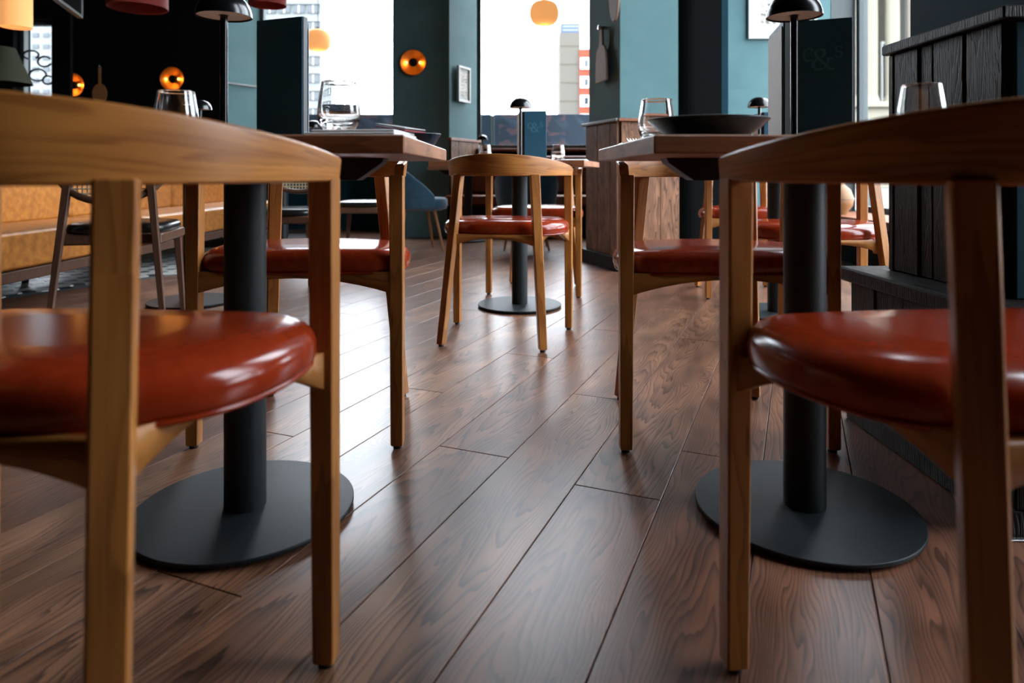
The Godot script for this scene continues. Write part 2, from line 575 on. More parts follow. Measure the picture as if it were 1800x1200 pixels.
func shell():
	floor_boards()
	floor_tiles()
	# ceiling and walls
	var ce = struct("ceiling")
	slab("slab", -6.8, 3.3, 5.4, 5.6, -3.2, 9.2, M.ceiling_paint, ce)
	var wb = struct("wall_back")
	slab("panel", -6.8, 3.3, -0.15, 5.4, -3.2, -3.0, M.paint_black, wb)
	var wl = struct("wall_left")
	slab("panel", -6.8, -6.6, -0.15, 5.4, -3.0, 9.2, M.paint_black, wl)

	# far wall: dark wall on the left with a small window, two bays of glass, the splayed pier between them
	var wf = struct("wall_far")
	slab("panel", -6.6, -5.85, -0.15, 5.4, 8.0, 8.3, M.paint_black, wf)
	slab("panel", -5.4, -3.4, -0.15, 5.4, 8.0, 8.3, M.paint_black, wf)
	slab("panel", -5.85, -5.4, -0.15, 0.97, 8.0, 8.3, M.paint_black, wf)
	slab("panel", -5.85, -5.4, 2.5, 5.4, 8.0, 8.3, M.paint_black, wf)
	slab("sill_wall", -3.2, -1.1, -0.15, 0.95, 8.42, 8.6, M.paint_deep_teal, wf)
	slab("head_wall", -3.2, -1.1, 5.15, 5.4, 8.42, 8.6, M.paint_deep_teal, wf)
	slab("sill_wall", -0.5, 1.45, -0.15, 0.95, 8.12, 8.3, M.paint_deep_teal, wf)
	slab("head_wall", -0.5, 1.45, 5.15, 5.4, 8.12, 8.3, M.paint_deep_teal, wf)
	plan_block("reveal", [Vector2(-3.4, 8.0), Vector2(-3.13, 8.45), Vector2(-3.13, 8.7), Vector2(-3.6, 8.7), Vector2(-3.6, 8.02)], -0.15, 5.4, M.paint_teal, wf)
	slab("panel", 1.4, 1.7, -0.15, 5.4, 5.36, 8.3, M.paint_deep_teal, wf)
	slab("panel", 1.7, 2.8, -0.15, 5.4, 6.0, 6.2, M.paint_teal, wf)
	slab("sill_board", -0.45, 1.4, 0.95, 0.98, 7.95, 8.3, M.pale_wood, wf)
	slab("sill_board", -3.13, -1.25, 0.95, 0.98, 8.2, 8.6, M.pale_wood, wf)

	var col = struct("wall_column")
	plan_block("front_face", [Vector2(-1.295, 7.4), Vector2(-0.682, 7.4), Vector2(-0.69, 7.46), Vector2(-1.29, 7.46)], -0.15, 5.4, M.paint_teal, col)
	plan_block("core", [Vector2(-1.29, 7.461), Vector2(-0.685, 7.461), Vector2(-0.42, 8.05), Vector2(-0.42, 8.7), Vector2(-1.29, 8.7)], -0.15, 5.4, M.paint_teal, col)
	boards(Vector2(-0.672, 7.42), Vector2(-0.40, 8.03), 0.0, 1.05, 0.17, col, "wainscot_")
	cap_strip(Vector2(-0.68, 7.40), Vector2(-0.39, 8.04), 1.05, 0.03, col, M.pale_wood)

	glazing("window_1", -3.13, -1.27, 8.5, 0.98, 5.15, [0.5], true)
	glazing("window_2", -0.42, 1.4, 8.2, 0.98, 5.15, [], true)
	glazing("window_3", -5.85, -5.4, 8.15, 0.97, 2.5, [], true)

	# free-standing pier on the right of the aisle
	var pr = struct("wall_pier")
	plan_block("core", [Vector2(0.77, 4.86), Vector2(1.2, 4.93), Vector2(1.2, 5.4), Vector2(0.61, 5.4)], -0.15, 5.4, M.paint_teal, pr)
	boards(Vector2(0.595, 5.395), Vector2(0.755, 4.845), 0.1, 1.06, 0.11, pr, "wainscot_")
	boards(Vector2(0.77, 4.84), Vector2(1.2, 4.91), 0.1, 1.06, 0.145, pr, "wainscot_")
	cap_strip(Vector2(0.58, 5.41), Vector2(0.755, 4.825), 1.06, 0.022, pr, M.grey_metal)
	cap_strip(Vector2(0.755, 4.825), Vector2(1.21, 4.895), 1.06, 0.022, pr, M.pale_wood)
	cap_strip(Vector2(0.575, 5.41), Vector2(0.75, 4.825), 0.0, 0.1, pr, M.charred_wood_0)
	cap_strip(Vector2(0.75, 4.825), Vector2(1.21, 4.895), 0.0, 0.1, pr, M.charred_wood_0)
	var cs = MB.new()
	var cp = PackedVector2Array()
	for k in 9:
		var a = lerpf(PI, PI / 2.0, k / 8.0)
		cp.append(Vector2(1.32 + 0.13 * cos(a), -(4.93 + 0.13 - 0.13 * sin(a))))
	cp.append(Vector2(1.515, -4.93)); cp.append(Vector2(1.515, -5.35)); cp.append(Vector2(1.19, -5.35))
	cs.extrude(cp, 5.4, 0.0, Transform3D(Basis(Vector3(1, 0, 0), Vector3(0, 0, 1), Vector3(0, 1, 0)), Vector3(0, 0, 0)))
	part("shade_block", cs, M.paint_black, pr)  # added black block, stands in for the shade on the right of the pier

	# right wall with tall windows
	var wr = struct("wall_right")
	slab("sill_wall", 3.0, 3.3, -0.15, 0.36, -3.0, 6.2, M.paint_deep_teal, wr)
	slab("head_wall", 3.0, 3.3, 5.1, 5.4, -3.0, 6.2, M.paint_deep_teal, wr)
	slab("corner_post", 2.8, 3.02, -0.15, 5.4, 6.0, 6.2, M.frame_grey, wr)
	slab("window_bench", 2.55, 3.0, 0.3, 0.36, 2.2, 5.99, M.pale_wood, wr)
	slab("window_bench_front", 2.61, 2.65, 0.0, 0.3, 2.2, 5.99, M.charred_wood_0, wr)
	for p in [[3.3, 3.4], [1.78, 1.86], [-3.0, 0.38]]:
		slab("pier", 3.0, 3.3, 0.36, 5.1, p[0], p[1], M.paint_deep_teal if p[0] < 0 else M.frame_grey, wr)
	var k4 = 4
	for s in [[3.4, 5.99], [1.86, 3.3], [0.38, 1.78]]:
		glazing_side("window_%d" % k4, 3.06, s[0], s[1], 0.36, 5.1)
		k4 += 1

	# partition beside the right-hand table: plinth with ledge, boarded upright, painted wall above
	var pt = struct("wall_partition")
	slab("core", 1.07, 1.45, 0.426, 1.02, 1.45, 1.89, M.paint_deep_teal, pt)
	slab("upper_wall", 1.09, 1.45, 1.02, 5.4, 1.45, 1.872, M.paint_deep_teal, pt)
	slab("plinth", 0.98, 1.6, 0.0, 0.39, 1.30, 1.95, M.charred_wood_1, pt)
	slab("ledge", 0.95, 1.6, 0.386, 0.426, 1.28, 1.985, M.charred_wood_2, pt, 0.006)
	slab("cap", 1.03, 1.47, 1.02, 1.048, 1.43, 1.905, M.charred_wood_1, pt, 0.004)
	slab("end_board", 1.045, 1.10, 0.426, 1.02, 1.872, 1.897, M.charred_wood_0, pt)
	var dd = 1.872
	for k in 4:
		var w = [0.115, 0.055, 0.12, 0.125][k]
		slab("board", 1.046 + [0.0, 0.004, 0.001, 0.003][k], 1.07, 0.43, 1.02, dd - w + 0.0025, dd - 0.0025, M["charred_wood_%d" % (k % 3)], pt, 0.004)
		dd -= w
	dd = 1.94
	for k in 5:
		slab("board", 0.962 + 0.003 * (k % 2), 0.98, 0.05, 0.386, dd - 0.128 + 0.002, dd - 0.002, M["charred_wood_%d" % ((k + 1) % 3)], pt, 0.003)
		dd -= 0.128
	slab("skirting", 0.952, 0.98, 0.0, 0.05, 1.30, 1.945, M.charred_wood_2, pt, 0.003)
	slab("corner_strip", 0.94, 1.6, 0.0, 0.004, 1.285, 1.298, M.steel, pt, 0.002)

func plan_block(called, pts, y0, y1, m, parent, bevel = 0.0):
	var poly = PackedVector2Array()
	for p in pts: poly.append(Vector2(p.x, -p.y))
	var b = MB.new()
	b.extrude(poly, y1 - y0, bevel, Transform3D(Basis(Vector3(1, 0, 0), Vector3(0, 0, 1), Vector3(0, 1, 0)), Vector3(0, y0, 0)))
	return part(called, b, m, parent)

# upright boards standing side by side on a plan line, facing the viewer's side
func boards(a: Vector2, b: Vector2, y0, y1, width, parent, kind):
	var n = maxi(1, roundi(a.distance_to(b) / width))
	var yaw = rad_to_deg(atan2(b.y - a.y, b.x - a.x))
	for k in n:
		var c = a.lerp(b, (k + 0.5) / n)
		var w = a.distance_to(b) / n
		var o = one_box("board", Vector3(w - 0.003, y1 - y0, 0.026 + 0.004 * (k % 2)), at(c.x, (y0 + y1) / 2.0, c.y), M[kind + str(k % 3)], parent, 0.003)
		o.rotation_degrees.y = yaw

func cap_strip(a: Vector2, b: Vector2, y, h, parent, m):
	var c = (a + b) / 2.0
	var o = one_box("cap_rail" if y > 0.5 else "skirting", Vector3(a.distance_to(b) + 0.02, h, 0.06), at(c.x, y + h / 2.0, c.y), m, parent, 0.004)
	o.rotation_degrees.y = rad_to_deg(atan2(b.y - a.y, b.x - a.x))

func glazing(called, x0, x1, d, y0, y1, splits, _f):
	var w = struct(called)
	var t = 0.05
	slab("frame_bar", x0, x0 + t, y0, y1, d - 0.04, d + 0.04, M.frame_grey, w)
	slab("frame_bar", x1 - t, x1, y0, y1, d - 0.04, d + 0.04, M.frame_grey, w)
	slab("frame_bar", x0 + t, x1 - t, y0, y0 + t, d - 0.04, d + 0.04, M.frame_grey, w)
	slab("frame_bar", x0 + t, x1 - t, y1 - t, y1, d - 0.04, d + 0.04, M.frame_grey, w)
	flat_pane(w, Vector2(x1 - x0 - 2 * t, y1 - y0 - 2 * t), at((x0 + x1) / 2.0, (y0 + y1) / 2.0, d), 0.0)

func flat_pane(parent, size, where, yaw):
	var q := QuadMesh.new()
	q.size = size
	var o = part("pane", q, M.pane, parent)
	o.position = where
	o.rotation_degrees.y = yaw

func glazing_side(called, x, d0, d1, y0, y1):
	var w = struct(called)
	var t = 0.05
	slab("frame_bar", x - 0.04, x + 0.04, y0, y1, d0, d0 + t, M.frame_grey, w)
	slab("frame_bar", x - 0.04, x + 0.04, y0, y1, d1 - t, d1, M.frame_grey, w)
	slab("frame_bar", x - 0.04, x + 0.04, y0, y0 + t, d0 + t, d1 - t, M.frame_grey, w)
	slab("frame_bar", x - 0.04, x + 0.04, y1 - t, y1, d0 + t, d1 - t, M.frame_grey, w)
	flat_pane(w, Vector2(d1 - d0 - 2 * t, y1 - y0 - 2 * t), at(x, (y0 + y1) / 2.0, (d0 + d1) / 2.0), 90.0)

func tile_area():
	return PackedVector2Array([Vector2(-6.6, 3.2), Vector2(-3.1, 3.2), Vector2(-2.95, 3.5), Vector2(-2.2, 4.8), Vector2(-2.2, 8.0), Vector2(-6.6, 8.0)])

func floor_boards():
	var fl = struct("floor")
	slab("subfloor", -6.8, 3.3, -0.3, -0.016, -3.2, 9.2, M.subfloor, fl)
	var rg = RandomNumberGenerator.new()
	rg.seed = 4
	var room = PackedVector2Array([Vector2(-4.4, -0.9), Vector2(3.0, -0.9), Vector2(3.0, 6.0), Vector2(1.7, 6.0), Vector2(1.4, 5.4), Vector2(1.4, 8.12), Vector2(-0.45, 8.12), Vector2(-1.2, 8.42), Vector2(-3.1, 8.42), Vector2(-3.1, 8.0), Vector2(-4.4, 8.0)])
	var hole = tile_area()
	var W = 0.192
	var given = {-3: 1.536, -4: 0.864, -2: 2.06, -5: 1.911}
	for row in range(-38, 18):
		var s0 = -0.265 + W * (row + 1)          # row -2 lies between the lines at -0.457 and -0.265
		var start = given[row] if given.has(row) else rg.randf_range(0.0, 1.6)
		var cuts = [start]
		var p = start
		while p < 11.0:
			p += rg.randf_range(1.35, 1.68)
			cuts.append(p)
		p = start
		while p > -3.5:
			p -= rg.randf_range(1.35, 1.68)
			cuts.push_front(p)
		for k in cuts.size() - 1:
			var t0 = cuts[k] + 0.0008
			var t1 = cuts[k + 1] - 0.0008
			var quad = PackedVector2Array()
			for c in [[s0 - W + 0.0008, t0], [s0 - 0.0008, t0], [s0 - 0.0008, t1], [s0 - W + 0.0008, t1]]:
				quad.append(NDIR * c[0] + UDIR * c[1])
			var variant = rg.randi() % 5
			var fu = 1.0 if rg.randf() < 0.5 else -1.0
			var fv = 1.0 if rg.randf() < 0.5 else -1.0
			if row == -3 and absf(cuts[k + 1] - 1.536) < 0.01:
				variant = 0; fu = 1.0; fv = 1.0
			for piece in Geometry2D.intersect_polygons(quad, room):
				for rest in Geometry2D.clip_polygons(piece, hole):
					if rest.size() < 3 or Geometry2D.is_polygon_clockwise(rest) and false: continue
					var loc = PackedVector2Array()
					var area = 0.0
					for q in rest:
						loc.append(Vector2((q.dot(NDIR) - s0 + W * 0.5), q.dot(UDIR) - (t0 + t1) / 2.0))
					for i in loc.size(): area += loc[i].cross(loc[(i + 1) % loc.size()])
					if absf(area) < 0.004: continue
					# local x across, y along, z up; mirrored by fu / fv so that few textures give many boards
					var org = NDIR * (s0 - W * 0.5) + UDIR * ((t0 + t1) / 2.0)
					var bs = Basis(Vector3(NDIR.x, 0, -NDIR.y), Vector3(UDIR.x, 0, -UDIR.y), Vector3(0, 1, 0))
					var b = MB.new()
					b.extrude(loc, 0.014, 0.0015, Transform3D(Basis.IDENTITY, Vector3.ZERO))
					for i in b.t.size():
						b.t[i] = Vector2(b.t[i].x * fu + W * 0.5, b.t[i].y * fv + 0.85)
					var o = part("plank", b, ash[variant], fl)
					o.transform = Transform3D(bs, Vector3(org.x, -0.014, -org.y))

func floor_tiles():
	var fl = struct("floor_tiled")
	var b = MB.new()
	var poly = PackedVector2Array()
	for p in tile_area(): poly.append(Vector2(p.x, -p.y))
	b.extrude(poly, 0.01, 0.0, Transform3D(Basis(Vector3(1, 0, 0), Vector3(0, 0, 1), Vector3(0, 1, 0)), Vector3(0, -0.0145, 0)))
	part("grout_bed", b, M.grout, fl)
	var S = 0.13
	var wt = MB.new()
	var e = S / 2.0 - 0.001
	var k = 0.046
	wt.extrude(PackedVector2Array([Vector2(-e + k, -e), Vector2(e - k, -e), Vector2(e, -e + k), Vector2(e, e - k), Vector2(e - k, e), Vector2(-e + k, e), Vector2(-e, e - k), Vector2(-e, -e + k)]), 0.006, 0.001, Transform3D(Basis(Vector3(1, 0, 0), Vector3(0, 0, 1), Vector3(0, 1, 0)), Vector3.ZERO))
	var bt = MB.new()
	bt.extrude(PackedVector2Array([Vector2(-k + 0.001, 0), Vector2(0, -k + 0.001), Vector2(k - 0.001, 0), Vector2(0, k - 0.001)]), 0.006, 0.001, Transform3D(Basis(Vector3(1, 0, 0), Vector3(0, 0, 1), Vector3(0, 1, 0)), Vector3.ZERO))
	var wm = wt.mesh()
	var bm = bt.mesh()
	var area = tile_area()
	var spots = []
	for i in 32:
		for j in 40:
			var p = Vector2(-4.6 + i * S, 3.3 + j * S)
			if p.x > -3.9 and p.y < 6.4 and Geometry2D.is_point_in_polygon(p + Vector2(S * 0.7, -S * 0.7), area) and Geometry2D.is_point_in_polygon(p, area):
				var px = p.x / p.y
				if px > -0.78: spots.append(p)
	for p in spots.slice(0, 290):
		var o = part("white_tile", wm, M.tile_white, fl)
		o.position = at(p.x, -0.0045, p.y)
		var q = part("black_tile", bm, M.tile_black, fl)
		q.position = at(p.x + S / 2.0, -0.0045, p.y + S / 2.0)

# ------------------------------------------------------------------ outside
func outside():
	var gr = struct("ground_outside")
	slab("pavement", -120, 120, -0.6, -0.35, -60, 300, M.asphalt, gr)
	# printed wind screens on the terrace
	for s in [[-4.2, -2.3, "wind screen behind the window right of the tall navy menu"], [-2.25, -0.3, "wind screen outside, beside the painted column"], [-0.25, 1.75, "pink and slate printed wind screen outside the middle window"]]:
		var t = thing("wind_screen", "slate " + s[2] if s[2].begins_with("wind") else s[2], "screen", at((s[0] + s[1]) / 2.0, -0.35, 9.6), 0, "wind screens on the terrace")
		var w = s[1] - s[0]
		one_box("panel", Vector3(w, 1.3, 0.02), Vector3(0, 1.22, 0), M.banner_print, t, 0.002)
		for e in [-1, 1]:
			var b = MB.new()
			b.lathe([Vector2(0.015, 0), Vector2(0.015, 1.85), Vector2(0.005, 1.86)], 12)
			part("post", b, M.frame_grey, t).position = Vector3(e * (w / 2.0 + 0.01), 0, 0)
	# office tower
	var t = thing("office_tower", "white concrete office tower with bands of windows seen left", "building", at(-43.5, -0.35, 134))
	one_box("body", Vector3(14, 60, 8), Vector3(0, 30, 0), M.white_render, t, 0.02)
	for r in 11:
		for c in 5:
			var w = one_box("window", Vector3(2.3, 1.5, 0.5), Vector3(-5.3 + c * 2.75, 12.4 + r * 3.3, 4.02), M.window_glass_far, t, 0.02)
			var b = MB.new()
			b.box(Vector3(0.12, 1.5, 0.2), Vector3(0, 0, 0.2), 0.01)
			part("mullion", b, M.white_gloss, w)
		one_box("ledge", Vector3(14.1, 0.4, 0.8), Vector3(0, 13.5 + r * 3.3, 4.05), M.white_render, t, 0.02)
	# long block in the small left window
	t = thing("apartment_block", "long white block with rows of small dark windows, leftmost window", "building", at(-150, -0.35, 210))
	one_box("body", Vector3(60, 66, 10), Vector3(0, 33, 0), M.white_render, t, 0.02)
	for r in 9:
		for c in 8:
			one_box("window", Vector3(1.9, 1.3, 0.4), Vector3(-9 + c * 3.2, 22 + r * 3.4, 5.05), M.window_glass_far, t, 0.02)
	# tower with a blue sign, brick wing
	t = thing("brick_tower", "concrete and orange brick tower with a blue rooftop sign", "building", at(10.2, -0.35, 122))
	one_box("stair_shaft", Vector3(3.6, 25.5, 6), Vector3(-0.1, 12.75, 0), M.concrete, t, 0.02)
	for r in 7:
		one_box("band", Vector3(3.64, 0.12, 0.1), Vector3(-0.1, 4 + r * 3.2, 3.02), M.stone_dark, t, 0.01)
	var sg = one_box("rooftop_sign", Vector3(3.4, 1.7, 5), Vector3(0.0, 26.4, 0), M.blue_panel, t, 0.02)
	for e in 2:
		var b = MB.new()
		b.box(Vector3(2.9, 0.35, 0.06), Vector3(0.05, -0.35 + 0.62 * e, 2.53), 0.01)
		part("stripe", b, M.white_render, sg)
	one_box("brick_wing", Vector3(9, 22.6, 6), Vector3(6.0, 11.3, 0.4), M.orange_brick, t, 0.02)
	for r in 6:
		for c in 3:
			var w = one_box("window_bay", Vector3(2.9, 2.0, 0.3), Vector3(3.1 + c * 3.0, 3.8 + r * 3.25, 3.42), M.white_gloss, t, 0.02)
			var b = MB.new()
			b.box(Vector3(1.5, 1.2, 0.1), Vector3(0, 0, 0.16), 0.01)
			part("pane", b, M.window_glass_far, w)
			b = MB.new()
			b.box(Vector3(0.12, 1.2, 0.12), Vector3(0, 0, 0.2), 0.01)
			part("mullion", b, M.white_gloss, w)
	# classical stone front across the side street
	t = thing("stone_building", "cream classical stone building with tall columns, right window", "building", at(29.0, -0.35, 52))
	one_box("podium", Vector3(30, 6.2, 6), Vector3(0, 3.1, 0), M.stone_cream, t, 0.03)
	one_box("back_wall", Vector3(30, 18, 3), Vector3(0, 15, -2.4), M.stone_dark, t, 0.03)
	one_box("entablature", Vector3(30, 4, 6), Vector3(0, 22, 0), M.stone_cream, t, 0.03)
	for e in 3:
		one_box("cornice", Vector3(30.2, 0.3, 6.4 + 0.2 * e), Vector3(0, 3.0 + 1.45 * e, 0), M.stone_dark if e == 1 else M.stone_cream, t, 0.04)
	for k in 12:
		var b = MB.new()
		b.lathe([Vector2(0.62, 0), Vector2(0.62, 0.25), Vector2(0.55, 0.4), Vector2(0.5, 0.6), Vector2(0.5, 6), Vector2(0.43, 12.2), Vector2(0.46, 12.3), Vector2(0.7, 13.1), Vector2(0.7, 13.6)], 20)
		part("column", b, M.stone_cream, t).position = Vector3(-7.4 + k * 1.62, 6.2, 1.6)
		var w = one_box("window", Vector3(0.7, 4.6, 0.3), Vector3(-6.6 + k * 1.62, 8.9, -0.85), M.white_gloss, t, 0.02)
		var g = MB.new()
		g.box(Vector3(0.45, 4.2, 0.1), Vector3(0, 0, 0.15), 0.01)
		part("pane", g, M.window_glass_far, w)
	t = thing("street_bin", "dark grey round-topped bin in the street, right window", "bin", at(7.6, -0.35, 14.5))
	var bb = MB.new()
	bb.lathe([Vector2(0.2, 0), Vector2(0.2, 1.9), Vector2(0.19, 2.0), Vector2(0.15, 2.1), Vector2(0.08, 2.17), Vector2(0.01, 2.19)], 20)
	part("body", bb, M.frame_grey, t)
	bb = MB.new()
	bb.lathe([Vector2(0.215, 1.84), Vector2(0.22, 1.86), Vector2(0.22, 1.9), Vector2(0.215, 1.92)], 20)
	part("rim", bb, M.black_plastic, t)

# ------------------------------------------------------------------ furniture
func leg_shape(foot: Vector3, top: Vector3, w0: Vector2, w1: Vector2, uo = Vector2.ZERO, turn = 0.0):
	var b = MB.new()
	var H = top.y - foot.y
	b.box(Vector3(1, H, 1), Vector3(0, foot.y + H / 2.0, 0), 0.1, Transform3D(), [foot, top, w0, w1, turn], uo)
	return b

func rail_path(s):   # half ellipse from one front leg round the back to the other; s 0..1
	var a = PI * s
	return Vector2(0.262 * cos(a), 0.205 - 0.385 * sin(a))

func make_chair(label, where, yaw):
	var t = thing("dining_chair", label, "chair", where, yaw, "bentwood chairs with tan leather seats")
	var k = 0
	for s in [-1, 1]:
		var l = part("front_leg", leg_shape(Vector3(s * 0.258, 0.008, -0.195), Vector3(s * 0.256, 0.69, -0.192), Vector2(0.031, 0.033), Vector2(0.036, 0.038), Vector2(0.03 + 0.05 * k, 0.1 * k)), M.chair_wood, t)
		part("foot_glide", disc(Vector3(s * 0.258, 0, -0.195), 0.011, 0.009), M.black_plastic, l)
		var q = part("rear_leg", leg_shape(Vector3(s * 0.2065, 0.008, 0.205), Vector3(s * 0.158, 0.69, 0.115), Vector2(0.032, 0.028), Vector2(0.04, 0.028), Vector2(0.09 + 0.06 * k, 0.3 + 0.1 * k), s * 0.45), M.chair_wood, t)
		part("foot_glide", disc(Vector3(s * 0.2065, 0, 0.205), 0.011, 0.009), M.black_plastic, q)
		k += 1
	# bent back rail
	var rings = []
	var n = 44
	for i in n + 1:
		var s = float(i) / n
		var p = rail_path(s)
		var q = rail_path(s + 0.001) - rail_path(s - 0.001)
		var nn = Vector2(q.y, -q.x).normalized()     # outward in (x, f)
		if nn.dot(p - Vector2(0, 0.2)) < 0: nn = -nn
		var hi = 0.718 + 0.054 * pow(sin(PI * s), 1.0)
		var lo = 0.683
		var th = 0.0115
		var lean = 0.10
		var r = PackedVector3Array()
		var e = 0.004
		for c in [[-1, lo + e], [-1, hi - e], [-1, hi], [1, hi], [1, hi - e], [1, lo + e], [1, lo], [-1, lo]]:
			var side = c[0] * th
			if c[1] == hi or c[1] == lo: side = c[0] * (th - e)
			var w = p + nn * (side + (c[1] - lo) * lean)
			r.append(Vector3(w.x, c[1], -w.y))
		rings.append(r)
	var rb = MB.new()
	rb.loft(rings, true, true, true, Vector2(0.02, 0))
	part("back_rail", rb, M.chair_wood, t)
	# aprons under the seat, arched
	for ap in [[Vector2(-0.245, 0.198), Vector2(0.245, 0.198), 0.392, 0.43], [Vector2(-0.252, 0.18), Vector2(-0.165, -0.13), 0.394, 0.44], [Vector2(0.252, 0.18), Vector2(0.165, -0.13), 0.394, 0.44], [Vector2(-0.17, -0.142), Vector2(0.17, -0.142), 0.4, 0.43]]:
		var rr = []
		for i in 13:
			var s = i / 12.0
			var p = ap[0].lerp(ap[1], s)
			var d = (ap[1] - ap[0]).normalized()
			var nn = Vector2(d.y, -d.x) * 0.011
			var lo = lerpf(ap[3], ap[2], pow(absf(2.0 * s - 1.0), 2.0))
			var r = PackedVector3Array()
			for c in [[-1, 0.0], [-1, 1.0], [1, 1.0], [1, 0.0]]:
				var w = p + nn * c[0]
				r.append(Vector3(w.x, lerpf(lo, 0.446, c[1]), -w.y))
			rr.append(r)
		var ab = MB.new()
		ab.loft(rr, true, true, true, Vector2(0.05, 0.2))
		part("apron", ab, M.chair_wood, t)
	# seat pad
	var half = [Vector2(0.0, 0.222), Vector2(0.1, 0.221), Vector2(0.175, 0.216), Vector2(0.222, 0.203), Vector2(0.25, 0.172), Vector2(0.266, 0.13), Vector2(0.27, 0.075), Vector2(0.262, 0.01), Vector2(0.235, -0.055), Vector2(0.185, -0.1), Vector2(0.1, -0.137), Vector2(0.0, -0.148)]
	var cur := Curve2D.new()
	var full = half.duplicate()
	for i in range(half.size() - 2, 0, -1): full.append(Vector2(-half[i].x, half[i].y))
	var C = full.size()
	for i in C + 1:
		var tg = (full[(i + 1) % C] - full[(i - 1 + C) % C]) / 6.0
		cur.add_point(full[i % C], -tg, tg)
	var N = 64
	var outline = []
	for i in N: outline.append(cur.sample_baked(cur.get_baked_length() * i / N, true))
	var sr = []
	for q in [[0.06, 0.440], [0.02, 0.4405], [0.006, 0.444], [0.0, 0.453], [0.0, 0.47], [0.004, 0.481], [0.012, 0.4895], [0.024, 0.4965], [0.042, 0.5015], [0.075, 0.5045], [0.13, 0.506]]:
		var r = PackedVector3Array()
		for i in N:
			var p = outline[i]
			var dir = (outline[(i + 1) % N] - outline[(i - 1 + N) % N]).normalized()
			var inn = Vector2(-dir.y, dir.x)
			if inn.dot(Vector2(0, 0.04) - p) < 0: inn = -inn
			var w = p + inn * minf(q[0], 0.05)
			if q[0] > 0.05: w = w.lerp(Vector2(0, 0.04), (q[0] - 0.05) / 0.2)
			r.append(Vector3(w.x, q[1], -w.y))
		sr.append(r)
	var sb = MB.new()
	sb.loft(sr)
	var st = part("seat", sb, M.leather, t)
	var pp = []
	for i in N + 1:
		var p = outline[i % N]
		pp.append(Vector3(p.x * 0.978, 0.4435, -(p.y - 0.04) * 0.978 - 0.04))
	var pb = MB.new()
	pb.tube(pp, 0.0035, 6, false)
	part("seam", pb, M.leather, st)
	return t

func disc(where, r, h):
	var b = MB.new()
	b.lathe([Vector2(r, 0), Vector2(r, h * 0.9), Vector2(r * 0.9, h)], 14, where)
	return b

func make_table(label, where, yaw, group, w = 0.76, dp = 0.68):
	var t = thing("pedestal_table", label, "table", where, yaw, group)
	var b = MB.new()
	b.box(Vector3(w, 0.03, dp), Vector3(0, 0.74, 0), 0.003)
	for i in b.t.size():                       # grain runs along the width
		b.t[i] = Vector2(b.t[i].y, b.t[i].x)
	part("table_top", b, M.table_oak, t)
	var c = MB.new()
	c.lathe([Vector2(0.041, 0.014), Vector2(0.041, 0.68), Vector2(0.041, 0.682)], 32)
	part("column", c, M.powder_coat, t)
	var f = MB.new()
	f.lathe([Vector2(0.19, 0.0), Vector2(0.19, 0.005), Vector2(0.214, 0.007), Vector2(0.217, 0.0085), Vector2(0.217, 0.0145), Vector2(0.215, 0.016), Vector2(0.02, 0.017)], 72)
	part("base_plate", f, M.powder_coat, t)
	for k in 2:
		var poly = PackedVector2Array([Vector2(-0.29, 0.725), Vector2(-0.285, 0.715), Vector2(-0.235, 0.68), Vector2(0.235, 0.68), Vector2(0.285, 0.715), Vector2(0.29, 0.725)])
		var a = MB.new()
		a.extrude(poly, 0.06, 0.002, Transform3D(Basis(), Vector3(0, 0, -0.03)), Vector2.ZERO, true)
		var o = part("top_support", a, M.powder_coat, t)
		o.rotation_degrees.y = 90.0 * k
	return t

